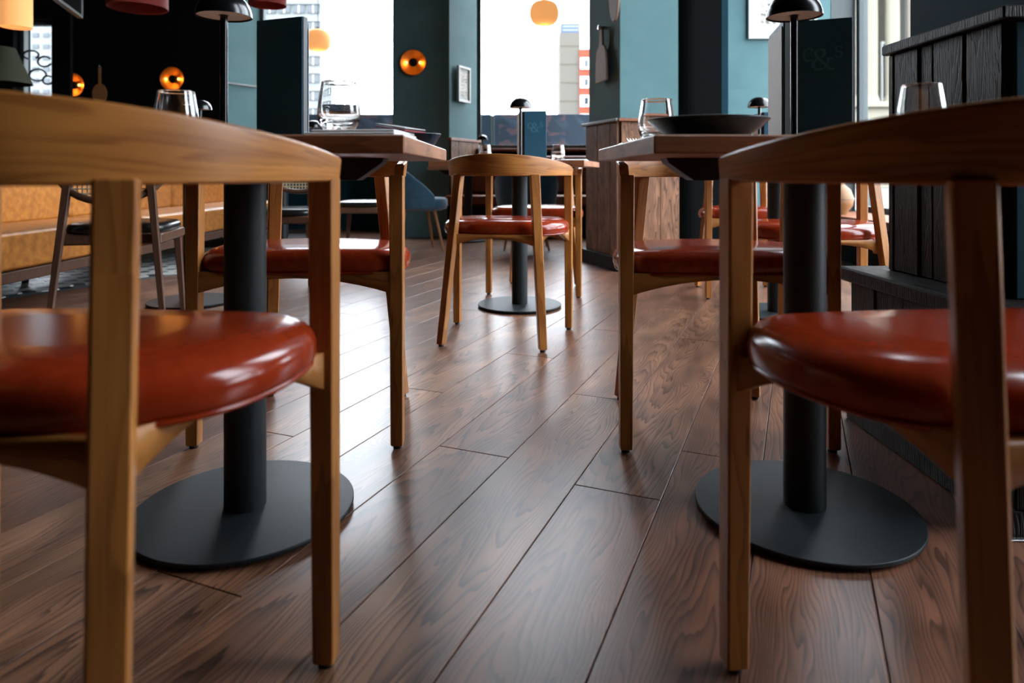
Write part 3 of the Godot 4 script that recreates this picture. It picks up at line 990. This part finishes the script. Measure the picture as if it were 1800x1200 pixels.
func make_cane_chair(label, where, yaw):
	var t = thing("cane_back_chair", label, "chair", where, yaw, "dark chairs with round cane backs")
	for s in [-1, 1]:
		part("rear_leg", leg_shape(Vector3(s * 0.23, 0, 0.24), Vector3(s * 0.165, 0.66, 0.2), Vector2(0.022, 0.022), Vector2(0.032, 0.03)), M.dark_stained_wood, t)
		part("front_leg", leg_shape(Vector3(s * 0.2, 0, -0.2), Vector3(s * 0.18, 0.42, -0.17), Vector2(0.02, 0.02), Vector2(0.034, 0.034)), M.dark_stained_wood, t)
	var path = []
	for i in 33:
		var a = TAU * i / 32.0
		path.append(Vector3(0.215 * cos(a), 0.71 + 0.14 * sin(a), 0.2 - 0.05 * cos(a) * cos(a) + 0.02))
	var b = MB.new()
	b.tube(path, 0.016, 10, false)
	var fr = part("back_frame", b, M.dark_stained_wood, t)
	var cn = MB.new()
	for i in range(-9, 10):
		var x = i * 0.021
		var hh = 0.14 * sqrt(maxf(0.0, 1.0 - pow(x / 0.205, 2.0)))
		if hh > 0.02: cn.box(Vector3(0.007, 2 * hh, 0.002), Vector3(x, 0.71, 0.2 + 0.02 - 0.05 * pow(x / 0.215, 2)), 0.0005)
	for i in range(-6, 7):
		var y = i * 0.021
		var ww = 0.205 * sqrt(maxf(0.0, 1.0 - pow(y / 0.138, 2.0)))
		for k in 8:
			var x0 = lerpf(-ww, ww, k / 8.0)
			var x1 = lerpf(-ww, ww, (k + 1) / 8.0)
			var xm = (x0 + x1) / 2.0
			cn.box(Vector3(x1 - x0, 0.007, 0.002), Vector3(xm, 0.71 + y, 0.222 - 0.05 * pow(xm / 0.215, 2)), 0.0004)
	var co = part("cane_weave", cn, M.cane, fr)
	co.set_meta("kind", "stuff")
	b = MB.new()
	b.box(Vector3(0.42, 0.05, 0.4), Vector3(0, 0.405, 0.0), 0.01)
	part("seat_frame", b, M.dark_stained_wood, t)
	b = MB.new()
	var rings = []
	for q in [[0.96, 0.43], [1.0, 0.44], [1.0, 0.455], [0.95, 0.468], [0.8, 0.474], [0.3, 0.476]]:
		var r = PackedVector3Array()
		for i in 40:
			var a = TAU * i / 40.0
			var ca = cos(a)
			var sa = sin(a)
			r.append(Vector3(signf(ca) * pow(absf(ca), 0.6) * 0.22 * q[0], q[1], signf(sa) * pow(absf(sa), 0.6) * 0.215 * q[0]))
		rings.append(r)
	b.loft(rings)
	part("seat", b, M.black_leather, t)
	return t

func make_tub_chair(label, where, yaw):
	var t = thing("tub_chair", label, "chair", where, yaw, "blue velvet tub chairs")
	var rings = []
	var n = 30
	for i in n + 1:
		var s = float(i) / n
		var a = lerpf(deg_to_rad(-20), deg_to_rad(200), s)
		var hi = 0.5 + 0.3 * pow(sin(PI * s), 0.9)
		var r = PackedVector3Array()
		for c in [[0.235, 0.4], [0.25, hi - 0.02], [0.262, hi], [0.285, hi], [0.297, hi - 0.02], [0.27, 0.4], [0.25, 0.37]]:
			r.append(Vector3(c[0] * cos(a), c[1], c[0] * sin(a)))
		rings.append(r)
	var b = MB.new()
	b.loft(rings)
	part("back_shell", b, M.velvet, t)
	b = MB.new()
	b.lathe([Vector2(0.2, 0.36), Vector2(0.25, 0.375), Vector2(0.262, 0.41), Vector2(0.258, 0.46), Vector2(0.235, 0.475), Vector2(0.05, 0.48)], 36, Vector3(0, 0, -0.02))
	part("seat", b, M.velvet, t)
	for p in [Vector2(-1, -1), Vector2(1, -1), Vector2(1, 1), Vector2(-1, 1)]:
		var q = MB.new()
		q.tube([Vector3(p.x * 0.2, 0, p.y * 0.2), Vector3(p.x * 0.13, 0.38, p.y * 0.13)], [0.009, 0.016], 10)
		part("leg", q, M.board_tan, t)
	return t

func furniture():
	chair0 = make_chair("bentwood chair with tan leather seat in the left foreground, back towards viewer", at(-0.534, 0, 0.79), 4.0)
	var g = "bentwood chairs with tan leather seats"
	copy(chair0, "bentwood chair with tan leather seat in the right foreground, its back in shadow", at(0.588, 0, 0.79), -6.0, g)
	copy(chair0, "bentwood chair tucked under the far side of the left foreground table", at(-0.548, 0, 1.925), 180.0, g)
	copy(chair0, "bentwood chair tucked under the far side of the right foreground table", at(0.542, 0, 1.9), 180.0, g)
	copy(chair0, "bentwood chair in mid-aisle, back turned, drawn up to the middle table", at(-0.04, 0, 2.9), 12.0, g)
	copy(chair0, "bentwood chair on the far side of the middle aisle table", at(0.16, 0, 4.05), 192.0, g)
	copy(chair0, "bentwood chair beside the boarded ledge, near side of the window table", at(1.2, 0, 2.68), 3.0, g)
	copy(chair0, "bentwood chair on the far side of the right window table", at(1.34, 0, 3.96), 180.0, g)

	var tg = "oak pedestal tables"
	make_table("oak table with black disc foot on the left, set with a clear tumbler", at(-0.547, 0, 1.4), 0, tg)
	make_table("oak table with black disc foot on the right, set with a dark dish", at(0.6, 0, 1.4), 0, tg)
	make_table("oak pedestal table in the middle of the aisle behind the lone chair", at(0.04, 0, 3.56), 13, tg)
	make_table("oak pedestal table behind the left foreground, by the cane chairs", at(-1.72, 0, 3.66), 0, tg)
	make_table("oak pedestal table by the right window, beyond the boarded ledge", at(1.3, 0, 3.36), 0, tg, 0.7, 0.64)
	make_table("small oak table far back beside the blue velvet chair", at(-0.45, 0, 7.0), 0, tg, 0.76, 0.6)
	make_table("oak pedestal table far left between banquette and black seat chair", at(-1.78, 0, 5.3), 0, tg, 0.66, 0.66)

	var c = make_cane_chair("dark cane-backed chair with black seat beside the mustard banquette", at(-1.8, 0, 3.18), -12.0)
	copy(c, "cane-backed chair with glossy black seat behind the left foreground table", at(-1.44, 0, 4.4), 180.0, "dark chairs with round cane backs")
	copy(c, "cane-backed chair far back, its black seat shining with window light", at(-1.18, 0, 5.5), -90.0, "dark chairs with round cane backs")
	c = make_tub_chair("blue velvet tub chair seen from its side, left of the lone chair", at(-0.86, 0, 6.15), 70.0)
	copy(c, "blue velvet tub chair seen through the back of the lone chair", at(0.13, 0, 6.3), 0.0, "blue velvet tub chairs")

	# long banquette on the left, seat facing the aisle
	var t = thing("banquette", "long mustard leather banquette on turned legs over patterned tiles", "bench", at(-2.82, 0, 5.3))
	for k in 3:
		var z = 1.4 - 1.4 * k
		var b = MB.new()
		b.box(Vector3(0.6, 0.2, 1.39), Vector3(0.02, 0.3, z), 0.025)
		var s = part("seat_cushion", b, M.mustard_leather, t)
		b = MB.new()
		b.box(Vector3(0.006, 0.17, 0.008), Vector3(0.322, 0.3, z + 0.68), 0.002)
		part("seam", b, M.brown_leather, s)
		b = MB.new()
		b.box(Vector3(0.16, 0.55, 1.39), Vector3(-0.24, 0.66, z), 0.03)
		part("back_cushion", b, M.mustard_leather, t)
	var fb = MB.new()
	fb.box(Vector3(0.62, 0.06, 4.2), Vector3(0, 0.17, 0), 0.006)
	part("base_rail", fb, M.dark_stained_wood, t)
	for k in 5:
		for s in [-1, 1]:
			var lg = MB.new()
			lg.lathe([Vector2(0.016, 0), Vector2(0.02, 0.01), Vector2(0.017, 0.05), Vector2(0.03, 0.085), Vector2(0.035, 0.11), Vector2(0.026, 0.12), Vector2(0.034, 0.128), Vector2(0.034, 0.14)], 18)
			part("leg", lg, M.charred_wood_0, t).position = Vector3(s * 0.26, 0, 1.95 - 0.97 * k)
	# leather bench under the middle window
	t = thing("window_bench_seat", "brown leather bench running under the middle window", "bench", at(0.25, 0, 7.6))
	one_box("plinth", Vector3(1.9, 0.34, 0.42), Vector3(0, 0.17, 0.0), M.charred_wood_1, t, 0.005)
	one_box("seat_pad", Vector3(1.95, 0.11, 0.5), Vector3(0, 0.4, 0.02), M.brown_leather, t, 0.02)
	one_box("back_pad", Vector3(1.95, 0.42, 0.1), Vector3(0, 0.68, -0.25), M.brown_leather, t, 0.02)
	# tan vase on the window bench
	t = thing("vase", "round tan vase standing on the right window bench", "vase", at(2.66, 0.36, 5.55))
	var vb = MB.new()
	vb.lathe([Vector2(0.05, 0), Vector2(0.055, 0.01), Vector2(0.1, 0.07), Vector2(0.11, 0.13), Vector2(0.085, 0.2), Vector2(0.045, 0.235), Vector2(0.04, 0.26), Vector2(0.05, 0.275), Vector2(0.042, 0.275), Vector2(0.03, 0.25)], 32)
	part("body", vb, M.vase_tan, t)
	vb = MB.new()
	vb.lathe([Vector2(0.112, 0.122), Vector2(0.1135, 0.127), Vector2(0.112, 0.132)], 32, Vector3.ZERO, Transform3D(), false, false)
	part("groove_band", vb, M.board_brown, t)

# ------------------------------------------------------------------ on the tables
const TOP = 0.755

func make_lamp(label, where):
	var t = thing("table_lamp", label, "lamp", where, 0, "black mushroom table lamps")
	var b = MB.new()
	b.lathe([Vector2(0.044, 0.0), Vector2(0.046, 0.002), Vector2(0.046, 0.018), Vector2(0.043, 0.022), Vector2(0.006, 0.0225)], 48)
	part("base", b, M.black_metal, t)
	b = MB.new()
	b.lathe([Vector2(0.008, 0.02), Vector2(0.008, 0.285), Vector2(0.01, 0.295)], 20)
	part("stem", b, M.black_metal, t)
	b = MB.new()
	var prof = []
	for i in 13:
		var a = PI / 2.0 * i / 12.0
		prof.append(Vector2(0.0585 * pow(cos(a), 0.85) + 0.0003, 0.283 + 0.053 * sin(a)))
	var inner = []
	for i in range(12, -1, -1):
		var a = PI / 2.0 * i / 12.0
		inner.append(Vector2(0.0567 * pow(cos(a), 0.85) + 0.0003, 0.283 + 0.051 * sin(a)))
	b.lathe(prof + inner, 56, Vector3.ZERO, Transform3D(), false, false)
	var sh = part("shade", b, M.black_metal, t)
	b = MB.new()
	b.lathe([Vector2(0.012, 0.2865), Vector2(0.0562, 0.2865), Vector2(0.0562, 0.289), Vector2(0.012, 0.291)], 48)
	part("diffuser", b, M.lamp_inside, sh)
	return t

func menu_leaf(t, p, q, m, th, called, hh):
	var mid = (p + q) / 2.0
	var mb = MB.new()
	mb.box(Vector3(p.distance_to(q), hh, th), Vector3(0, hh / 2.0, 0), 0.0008)
	var o = part(called, mb, m, t)
	o.position = Vector3(mid.x, 0, -mid.y)
	o.rotation.y = atan2(q.y - p.y, q.x - p.x)
	return o

# a menu standing open; front cover from a to b, other cover from c to e (plan points relative to the place)
func make_menu(label, where, a: Vector2, b: Vector2, c: Vector2, e: Vector2, h, logo):
	var t = thing("menu", label, "menu", where, 0, "standing navy menus")
	var fc = menu_leaf(t, a, b, M.linen_navy, 0.004, "front_cover", h)
	menu_leaf(t, c, e, M.linen_navy, 0.004, "back_cover", h)
	var near_a = a.distance_to(c) < b.distance_to(c)
	menu_leaf(t, a if near_a else b, c, M.black_plastic, 0.004, "spine", h)
	menu_leaf(t, c.lerp(e, 0.02) + Vector2(-0.0045 if near_a else 0.0045, 0), e.lerp(c, 0.04) + Vector2(-0.0045 if near_a else 0.0045, 0), M.paper, 0.002, "page", h - 0.012)
	if logo:
		var font := SystemFont.new()
		font.font_names = PackedStringArray(["Droid Serif"])
		var w = a.distance_to(b)
		for l in [["C", -0.032, 0.0, 54], ["&", -0.002, -0.012, 88], ["S", 0.031, 0.004, 48]]:
			var tm := TextMesh.new()
			tm.text = l[0]
			tm.font = font
			tm.font_size = l[3]
			tm.pixel_size = 0.00078
			tm.depth = 0.0012
			var o = part("embossed_letter", tm, M.emboss_highlight, fc)
			o.position = Vector3(l[1] * w / 0.116, h - 0.082 + l[2], 0.0022)
	return t

func make_tumbler(label, where):
	var t = thing("tumbler", label, "glass", where, 0, "clear stemless tumblers")
	var b = MB.new()
	var out = [[0.0235, 0.0], [0.026, 0.001], [0.029, 0.005], [0.0335, 0.013], [0.0365, 0.024], [0.0372, 0.033], [0.0362, 0.046], [0.0335, 0.064], [0.0305, 0.082], [0.0302, 0.0855]]
	var inn = [[0.0293, 0.0862], [0.0288, 0.0855], [0.0292, 0.082], [0.032, 0.064], [0.0346, 0.046], [0.0352, 0.034], [0.034, 0.025], [0.029, 0.017], [0.02, 0.0128], [0.002, 0.0115]]
	var prof = []
	for p in out + inn: prof.append(Vector2(p[0], p[1]))
	b.lathe(prof, 56)
	part("bowl", b, M.glass, t)
	return t

func cutlery(called, label, where, yaw, is_fork):
	var t = thing(called, label, "fork" if is_fork else "knife", where, yaw)
	var b = MB.new()
	b.box(Vector3(0.012, 0.004, 0.1), Vector3(0, 0.004, 0.06), 0.0015)
	part("handle", b, M.steel, t)
	if is_fork:
		b = MB.new()
		b.loft([ring4(0.004, 0.004, 0.01, 0.012), ring4(0.011, 0.006, -0.018, 0.012), ring4(0.012, 0.004, -0.03, 0.012)])
		var hd = part("head", b, M.steel, t)
		for k in 4:
			b = MB.new()
			b.tube([Vector3(-0.0095 + 0.0063 * k, 0.007, -0.03), Vector3(-0.0095 + 0.0063 * k, 0.009, -0.055), Vector3(-0.0095 + 0.0063 * k, 0.015, -0.078)], [0.0018, 0.0016, 0.001], 6)
			part("tine", b, M.steel, hd)
	else:
		b = MB.new()
		b.box(Vector3(0.016, 0.0025, 0.1), Vector3(0, 0.004, -0.04), 0.001)
		part("blade", b, M.steel, t)
	return t

func ring4(w, h, z, _k):
	return PackedVector3Array([Vector3(-w, 0.002, z), Vector3(-w, 0.002 + h, z), Vector3(w, 0.002 + h, z), Vector3(w, 0.002, z)])

func table_ware():
	# left foreground table
	var lamp = make_lamp("black mushroom lamp on the left foreground table", at(-0.633, TOP, 1.5))
	copy(lamp, "black mushroom lamp on the right foreground table, before a navy menu", at(0.62, TOP, 1.5), 0, "black mushroom table lamps")
	copy(lamp, "black mushroom lamp on the middle aisle table, standing over its menu", at(0.045, TOP, 3.6), 0, "black mushroom table lamps")
	copy(lamp, "small-looking chrome-bright lamp behind the left tumbler in the dark", at(-1.69, TOP, 3.7), 0, "black mushroom table lamps")
	copy(lamp, "black mushroom lamp on the right window table, left of the big menu", at(1.29, TOP, 3.56), 0, "black mushroom table lamps")
	copy(lamp, "distant black lamp beside the column, far back small table", at(-0.31, TOP, 7.1), 0, "black mushroom table lamps")
	copy(lamp, "distant black lamp seen just left of the clear tumbler", at(-1.5, TOP, 5.15), 0, "black mushroom table lamps")
	make_menu("tall navy menu standing on the left foreground table", at(-0.5, TOP, 1.55), Vector2(-0.077, -0.005), Vector2(0.04, -0.05), Vector2(0.044, -0.035), Vector2(-0.008, 0.13), 0.284, false)
	make_menu("tall navy menu with embossed initials on the right foreground table", at(0.666, TOP, 1.615), Vector2(0.002, -0.005), Vector2(0.114, -0.05), Vector2(-0.03, -0.02), Vector2(0.008, 0.17), 0.297, true)
	make_menu("navy menu standing on the middle aisle table under the lamp", at(0.125, TOP, 3.82), Vector2(-0.055, -0.03), Vector2(0.065, -0.05), Vector2(-0.075, -0.02), Vector2(-0.09, 0.12), 0.284, true)
	make_menu("dark menu standing on the right window table behind its lamp", at(1.38, TOP, 3.6), Vector2(-0.05, 0.0), Vector2(0.06, -0.03), Vector2(-0.06, 0.01), Vector2(-0.05, 0.15), 0.26, false)

	var g = make_tumbler("clear tumbler on the white napkin, left foreground table", at(-0.304, TOP + 0.0135, 1.2))
	var gg = "clear stemless tumblers"
	copy(g, "clear tumbler behind the left foreground chair back", at(-0.6, TOP, 1.22), 0, gg)
	copy(g, "clear tumbler behind the dark dish on the right table", at(0.289, TOP, 1.36), 0, gg)
	copy(g, "clear tumbler above the right foreground chair back", at(0.678, TOP, 1.13), 0, gg)
	copy(g, "clear tumbler left of the menu on the middle table", at(-0.14, TOP, 3.55), 0, gg)
	copy(g, "clear tumbler right of the menu on the middle table", at(0.24, TOP, 3.55), 0, gg)

	# folded napkin, red card, small dish on the left table
	var t = thing("napkin", "folded white napkin under the tumbler on the left table", "napkin", at(-0.27, TOP, 1.22), 6.0)
	for k in 3:
		var b = MB.new()
		var w = 0.17 - 0.012 * k
		b.box(Vector3(w, 0.0045, 0.16 - 0.01 * k), Vector3(0.004 * k, 0.0022 + 0.0045 * k, 0), 0.002)
		part("fold", b, M.napkin, t)
	t = thing("card_folder", "small folded card with red cover on the left table", "card", at(-0.205, TOP + 0.0135, 1.26), 22.0)
	for k in 2:
		var b = MB.new()
		b.box(Vector3(0.062, 0.002, 0.075), Vector3(0, 0.0, 0), 0.0006)
		var o = part("cover" if k == 0 else "page", b, M.red_card if k == 0 else M.paper, t)
		o.position = Vector3(0, 0.007 + 0.0045 * k, 0)
		o.rotation_degrees = Vector3(0, 0, -9)
	bowl_thing("small_dish", "small dark dish with pale rim at the left table's edge", at(-0.213, TOP, 1.55), 0.034, 0.052, 0.028)
	bowl_thing("wide_bowl", "wide dark stoneware dish at the front of the right table", at(0.345, TOP, 1.205), 0.066, 0.105, 0.034)
	cutlery("fork", "steel fork on the left edge of the right table", at(0.262, TOP, 1.42), 0.0, true)
	cutlery("table_knife", "steel knife lying at the back corner of the right table", at(0.25, TOP, 1.58), 4.0, false)
	t = thing("napkin", "white napkin with cutlery on the middle aisle table", "napkin", at(0.32, TOP, 3.5), 13.0)
	one_box("fold", Vector3(0.13, 0.008, 0.12), Vector3(0, 0.004, 0), M.napkin, t, 0.003)
	one_box("hem", Vector3(0.132, 0.0035, 0.02), Vector3(0, 0.0095, 0.03), M.napkin, t, 0.001)
	t = thing("place_card", "folded white card tilted on the table left of the cane chairs", "card", at(-1.98, TOP, 3.52), 10.0)
	for s in [-1, 1]:
		var b = MB.new()
		b.box(Vector3(0.07, 0.09, 0.002), Vector3.ZERO, 0.0005)
		var o = part("leaf", b, M.paper, t)
		o.position = Vector3(0, 0.044, s * 0.015)
		o.rotation_degrees.x = -s * 19.0

func bowl_thing(called, label, where, r0, r1, h):
	var t = thing(called, label, "bowl", where)
	var b = MB.new()
	b.lathe([Vector2(r0 * 0.8, 0.0), Vector2(r0, 0.001), Vector2(r0 + 0.004, 0.005), Vector2(lerpf(r0, r1, 0.6), h * 0.55), Vector2(r1 - 0.002, h - 0.003), Vector2(r1, h - 0.001), Vector2(r1 - 0.001, h), Vector2(r1 - 0.004, h - 0.002), Vector2(lerpf(r0, r1, 0.5), h * 0.55), Vector2(r0 * 0.9, 0.007), Vector2(0.003, 0.006)], 64)
	part("body", b, M.stoneware, t)
	b = MB.new()
	b.lathe([Vector2(r1 - 0.001, h - 0.0005), Vector2(r1 + 0.0004, h + 0.0004), Vector2(r1 - 0.0015, h + 0.001), Vector2(r1 - 0.0035, h)], 64, Vector3.ZERO, Transform3D(), false, false)
	part("rim", b, M.grey_metal, t)

# ------------------------------------------------------------------ walls and ceiling things
func lantern(label, where):
	var t = thing("pendant_lantern", label, "lamp", where, 0, "glowing orange lanterns")
	var rings = []
	for k in 25:
		var a = PI * (k + 1.6) / 27.2
		var r = PackedVector3Array()
		var rr = 0.155 * pow(sin(a), 0.55) * (1.0 + 0.012 * (k % 2))
		for i in 40:
			var b = TAU * i / 40.0
			r.append(Vector3(rr * cos(b), 0.13 * cos(a), rr * sin(b)))
		rings.append(r)
	var mb = MB.new()
	mb.loft(rings)
	part("shade", mb, M.shade_orange, t)
	mb = MB.new()
	mb.lathe([Vector2(0.03, 0.13), Vector2(0.03, 0.15), Vector2(0.004, 0.155), Vector2(0.003, 5.4 - where.y)], 10)
	part("cord", mb, M.black_plastic, t)
	var l := OmniLight3D.new()
	l.name = "lantern_glow"
	l.light_color = c8(255, 180, 100)
	l.light_energy = 0.05
	l.light_size = 0.1
	l.omni_range = 12.0
	l.omni_attenuation = 2.0
	l.shadow_enabled = true
	l.position = Vector3(0, -0.22, 0)
	t.add_child(l)
	return t

func sconce(label, where):
	var t = thing("wall_sconce", label, "lamp", where, 0, "round brass wall lamps")
	var turn = Transform3D(Basis(Vector3(1, 0, 0), PI / 2.0), Vector3.ZERO)   # axis towards the room (+z)
	var b = MB.new()
	b.lathe([Vector2(0.05, 0.008), Vector2(0.09, 0.02), Vector2(0.135, 0.05), Vector2(0.14, 0.055), Vector2(0.134, 0.056), Vector2(0.088, 0.026), Vector2(0.045, 0.014)], 56, Vector3.ZERO, turn, false, false)
	part("dish", b, M.brass, t)
	b = MB.new()
	b.lathe([Vector2(0.03, 0.0), Vector2(0.03, 0.035), Vector2(0.046, 0.04), Vector2(0.046, 0.046), Vector2(0.002, 0.048)], 40, Vector3.ZERO, turn)
	part("centre_cap", b, M.black_metal, t)
	for s in [-1, 1]:
		b = MB.new()
		b.lathe([Vector2(0.001, -0.013), Vector2(0.009, -0.009), Vector2(0.013, 0.0), Vector2(0.009, 0.009), Vector2(0.001, 0.013)], 16, Vector3(s * 0.075, 0.0, 0.042))
		part("bulb", b, M.bulb_warm, t)
		var l := OmniLight3D.new()
		l.name = "sconce_glow"
		l.light_color = c8(255, 170, 80)
		l.light_energy = 0.025
		l.light_size = 0.012
		l.omni_range = 8.0
		l.omni_attenuation = 2.0
		l.shadow_enabled = true
		l.position = Vector3(s * 0.075, 0.0, 0.042)
		t.add_child(l)
	return t

func drum(label, where, r, h, m = M.shade_red):
	var t = thing("drum_pendant", label, "lamp", where, 0, "red drum pendants")
	var b = MB.new()
	b.lathe([Vector2(r, 0), Vector2(r * 1.005, 0.005), Vector2(r, h), Vector2(r - 0.006, h), Vector2(r - 0.006, 0.004)], 48, Vector3.ZERO, Transform3D(), false, false)
	part("shade", b, m, t)
	b = MB.new()
	b.lathe([Vector2(0.02, h - 0.02), Vector2(0.02, h + 0.02), Vector2(0.004, h + 0.03), Vector2(0.003, 5.4 - where.y)], 10)
	part("cord", b, M.black_plastic, t)
	b = MB.new()
	b.box(Vector3(2 * r - 0.012, 0.006, 0.01), Vector3(0, h - 0.02, 0), 0.001)
	part("spider", b, M.black_plastic, t)

func paddle(called, label, where, yaw, w, h, handle, m, round_body):
	var t = thing(called, label, "board", where, yaw)
	var poly = PackedVector2Array()
	if round_body:
		for i in 40:
			var a = TAU * i / 40.0 + PI / 2.0
			if absf(wrapf(a - PI / 2.0, -PI, PI)) < 0.12: continue
			poly.append(Vector2(w / 2.0 * cos(a), h / 2.0 + h / 2.0 * sin(a)))
		poly.append(Vector2(w * 0.09, h + handle)); poly.append(Vector2(-w * 0.09, h + handle))
	else:
		for p in [[-0.5, 0.0], [-0.46, -0.01], [0.46, 0.01], [0.5, 0.03], [0.48, 0.5], [0.4, 0.85], [0.28, 0.97], [0.14, 1.0]]:
			poly.append(Vector2(p[0] * w, p[1] * h))
		poly.append(Vector2(0.1 * w, h + handle)); poly.append(Vector2(-0.1 * w, h + handle))
		for p in [[-0.14, 1.0], [-0.28, 0.97], [-0.42, 0.85], [-0.48, 0.5]]:
			poly.append(Vector2(p[0] * w, p[1] * h))
	var b = MB.new()
	b.extrude(poly, 0.018, 0.003, Transform3D(), Vector2.ZERO, true)
	part("blade", b, m, t)
	b = MB.new()
	b.lathe([Vector2(0.012, 0), Vector2(0.012, 0.05), Vector2(0.018, 0.055), Vector2(0.018, 0.065), Vector2(0.004, 0.068)], 14, Vector3.ZERO, Transform3D(Basis(Vector3(1, 0, 0), PI / 2.0), Vector3(0, h + handle + 0.004, -0.03)))
	part("hook", b, M.steel, t)

func picture(label, where, yaw, w, h):
	var t = thing("framed_print", label, "picture", where, yaw, "framed prints")
	var fw = 0.025
	for e in [[0, h / 2.0 - fw / 2.0, w, fw], [0, -h / 2.0 + fw / 2.0, w, fw]]:
		one_box("frame_bar", Vector3(e[2], e[3], 0.03), Vector3(e[0], e[1], 0.015), M.white_gloss, t, 0.002)
	for e in [-1, 1]:
		one_box("frame_bar", Vector3(fw, h - 2 * fw, 0.03), Vector3(e * (w / 2.0 - fw / 2.0), 0, 0.015), M.white_gloss, t, 0.002)
	one_box("mount", Vector3(w - 2 * fw, h - 2 * fw, 0.008), Vector3(0, 0, 0.008), M.paper, t, 0.001)
	var im = Image.create_empty(96, 128, false, Image.FORMAT_RGB8)
	var f = fnl(int(w * 1000), 0.06, 3)
	for y in 128:
		for x in 96:
			var s = f.get_noise_2d(x, y * 1.4)
			var c = c8(214, 210, 198).lerp(c8(104, 100, 92), clampf(s * 2.2 + (0.35 if y > 100 or (y > 30 and y < 52 and x > 20) else -0.25), 0.0, 1.0))
			im.set_pixel(x, y, c)
	var m = mat("print_%d" % int(w * 1000), Color.WHITE, 0.6)
	m.albedo_texture = ImageTexture.create_from_image(im)
	var q := QuadMesh.new()
	q.size = Vector2(w * 0.62, h * 0.68)
	part("print", q, m, t).position = Vector3(0, 0, 0.0125)

func wall_things():
	lantern("glowing orange lantern hanging before the middle window", at(0.34, 2.38, 7.2))
	lantern("glowing orange lantern hanging above the clear tumbler, left window", at(-2.36, 2.31, 8.3))
	sconce("round brass wall lamp on the dark column", at(-1.065, 1.885, 7.4))
	sconce("round brass wall lamp on the black wall above the left tumbler", at(-3.96, 1.79, 8.0))
	sconce("round brass wall lamp at the left end of the black wall, half hidden", at(-5.12, 1.72, 8.0))
	drum("red drum pendant at the top edge above the black wall", at(-3.4, 2.19, 6.2), 0.25, 0.3)
	drum("red drum pendant at the top edge right of the left lamp", at(-2.15, 2.165, 6.0), 0.16, 0.25)
	drum("small orange drum pendant at the top left corner", at(-3.63, 1.76, 5.0), 0.1, 0.3, M.shade_orange)
	# boards hanging on the left face of the pier
	var d = (Vector2(0.755, 4.845) - Vector2(0.595, 5.395)).normalized()
	var yaw = rad_to_deg(atan2(d.y, d.x))
	paddle("serving_board", "brown wooden serving board hanging on the pier by a hook", at(0.674, 1.37, 5.07), -yaw, 0.2, 0.27, 0.13, M.board_brown, false)
	paddle("serving_board", "long oval wooden board above the hook board on the pier", at(0.738, 1.77, 4.86), -yaw, 0.16, 0.4, 0.1, M.board_brown, true)
	paddle("peel", "round tan wooden peel hanging on the black wall", at(-4.82, 1.5, 7.99), 0, 0.17, 0.24, 0.2, M.board_tan, true)
	picture("white framed print on the pale teal wall at upper right", at(2.37, 2.28, 6.0), 0, 0.6, 0.82)
	var sp = (Vector2(-0.41, 8.0) - Vector2(-0.678, 7.4)).normalized()
	picture("small white framed print on the column's pale side", at(-0.555, 1.69, 7.69), -rad_to_deg(atan2(sp.y, sp.x)), 0.28, 0.4)
	# curled black lettering on the left window's glass
	var dc = thing("window_decal", "curled black painted flourish on the small left window", "decal", at(-5.62, 2.0, 8.12))
	for q in [[-0.1, 0.1, 0.09, 0.05], [0.06, 0.02, 0.08, 0.06], [-0.02, -0.14, 0.1, 0.07], [0.1, -0.2, 0.06, 0.05]]:
		var path = []
		for i in 21:
			var a = TAU * 0.86 * i / 20.0 + q[0] * 9.0
			path.append(Vector3(q[0] + q[2] * cos(a), q[1] + q[3] * sin(a), 0.0))
		var mb = MB.new()
		mb.tube(path, 0.012, 6)
		part("stroke", mb, M.ink, dc)
	# thin rail on the pale reveal
	var t = thing("wall_rail", "thin pale rail fixed to the lit teal reveal on the left", "rail", at(-3.27, 1.75, 8.2), -59.0)
	var b = MB.new()
	b.tube([Vector3(-0.24, 0, 0.03), Vector3(0.24, 0, 0.03)], 0.012, 10)
	part("bar", b, M.grey_metal, t)
	for s in [-1, 1]:
		b = MB.new()
		b.tube([Vector3(s * 0.2, 0, -0.01), Vector3(s * 0.2, 0, 0.03)], 0.008, 8)
		part("bracket", b, M.black_plastic, t)
	# dark hanging board and shade at far left
	t = thing("menu_board", "black framed board hanging at the top left corner", "board", at(-3.62, 2.075, 5.47), -108.0)
	one_box("panel", Vector3(1.05, 0.9, 0.03), Vector3(0, 0.45, 0), M.paint_black, t)
	for e in [-1, 1]:
		one_box("frame_bar", Vector3(0.025, 0.9, 0.045), Vector3(e * 0.5375, 0.45, 0), M.grey_metal, t)
	one_box("frame_bar", Vector3(1.1, 0.025, 0.045), Vector3(0, -0.0125, 0), M.grey_metal, t)
	for e in [-1, 1]:
		one_box("hanger", Vector3(0.01, 2.42, 0.01), Vector3(e * 0.2, 2.11, 0), M.black_plastic, t, 0.001)
	t = thing("shaded_lamp", "dark green cone lampshade at the left edge before the window", "lamp", at(-4.92, 1.55, 6.5))
	b = MB.new()
	b.lathe([Vector2(0.3, 0.0), Vector2(0.16, 0.34), Vector2(0.154, 0.34), Vector2(0.292, 0.004)], 40, Vector3.ZERO, Transform3D(), false, false)
	part("shade", b, M.shade_green, t)
	b = MB.new()
	b.lathe([Vector2(0.02, 0.3), Vector2(0.02, 0.4), Vector2(0.004, 0.41), Vector2(0.003, 3.85)], 10)
	part("cord", b, M.black_plastic, t)
	t = struct("wall_post")
	slab("post", -4.83, -4.66, 0.0, 5.4, 7.2, 7.25, M.paint_black, t)
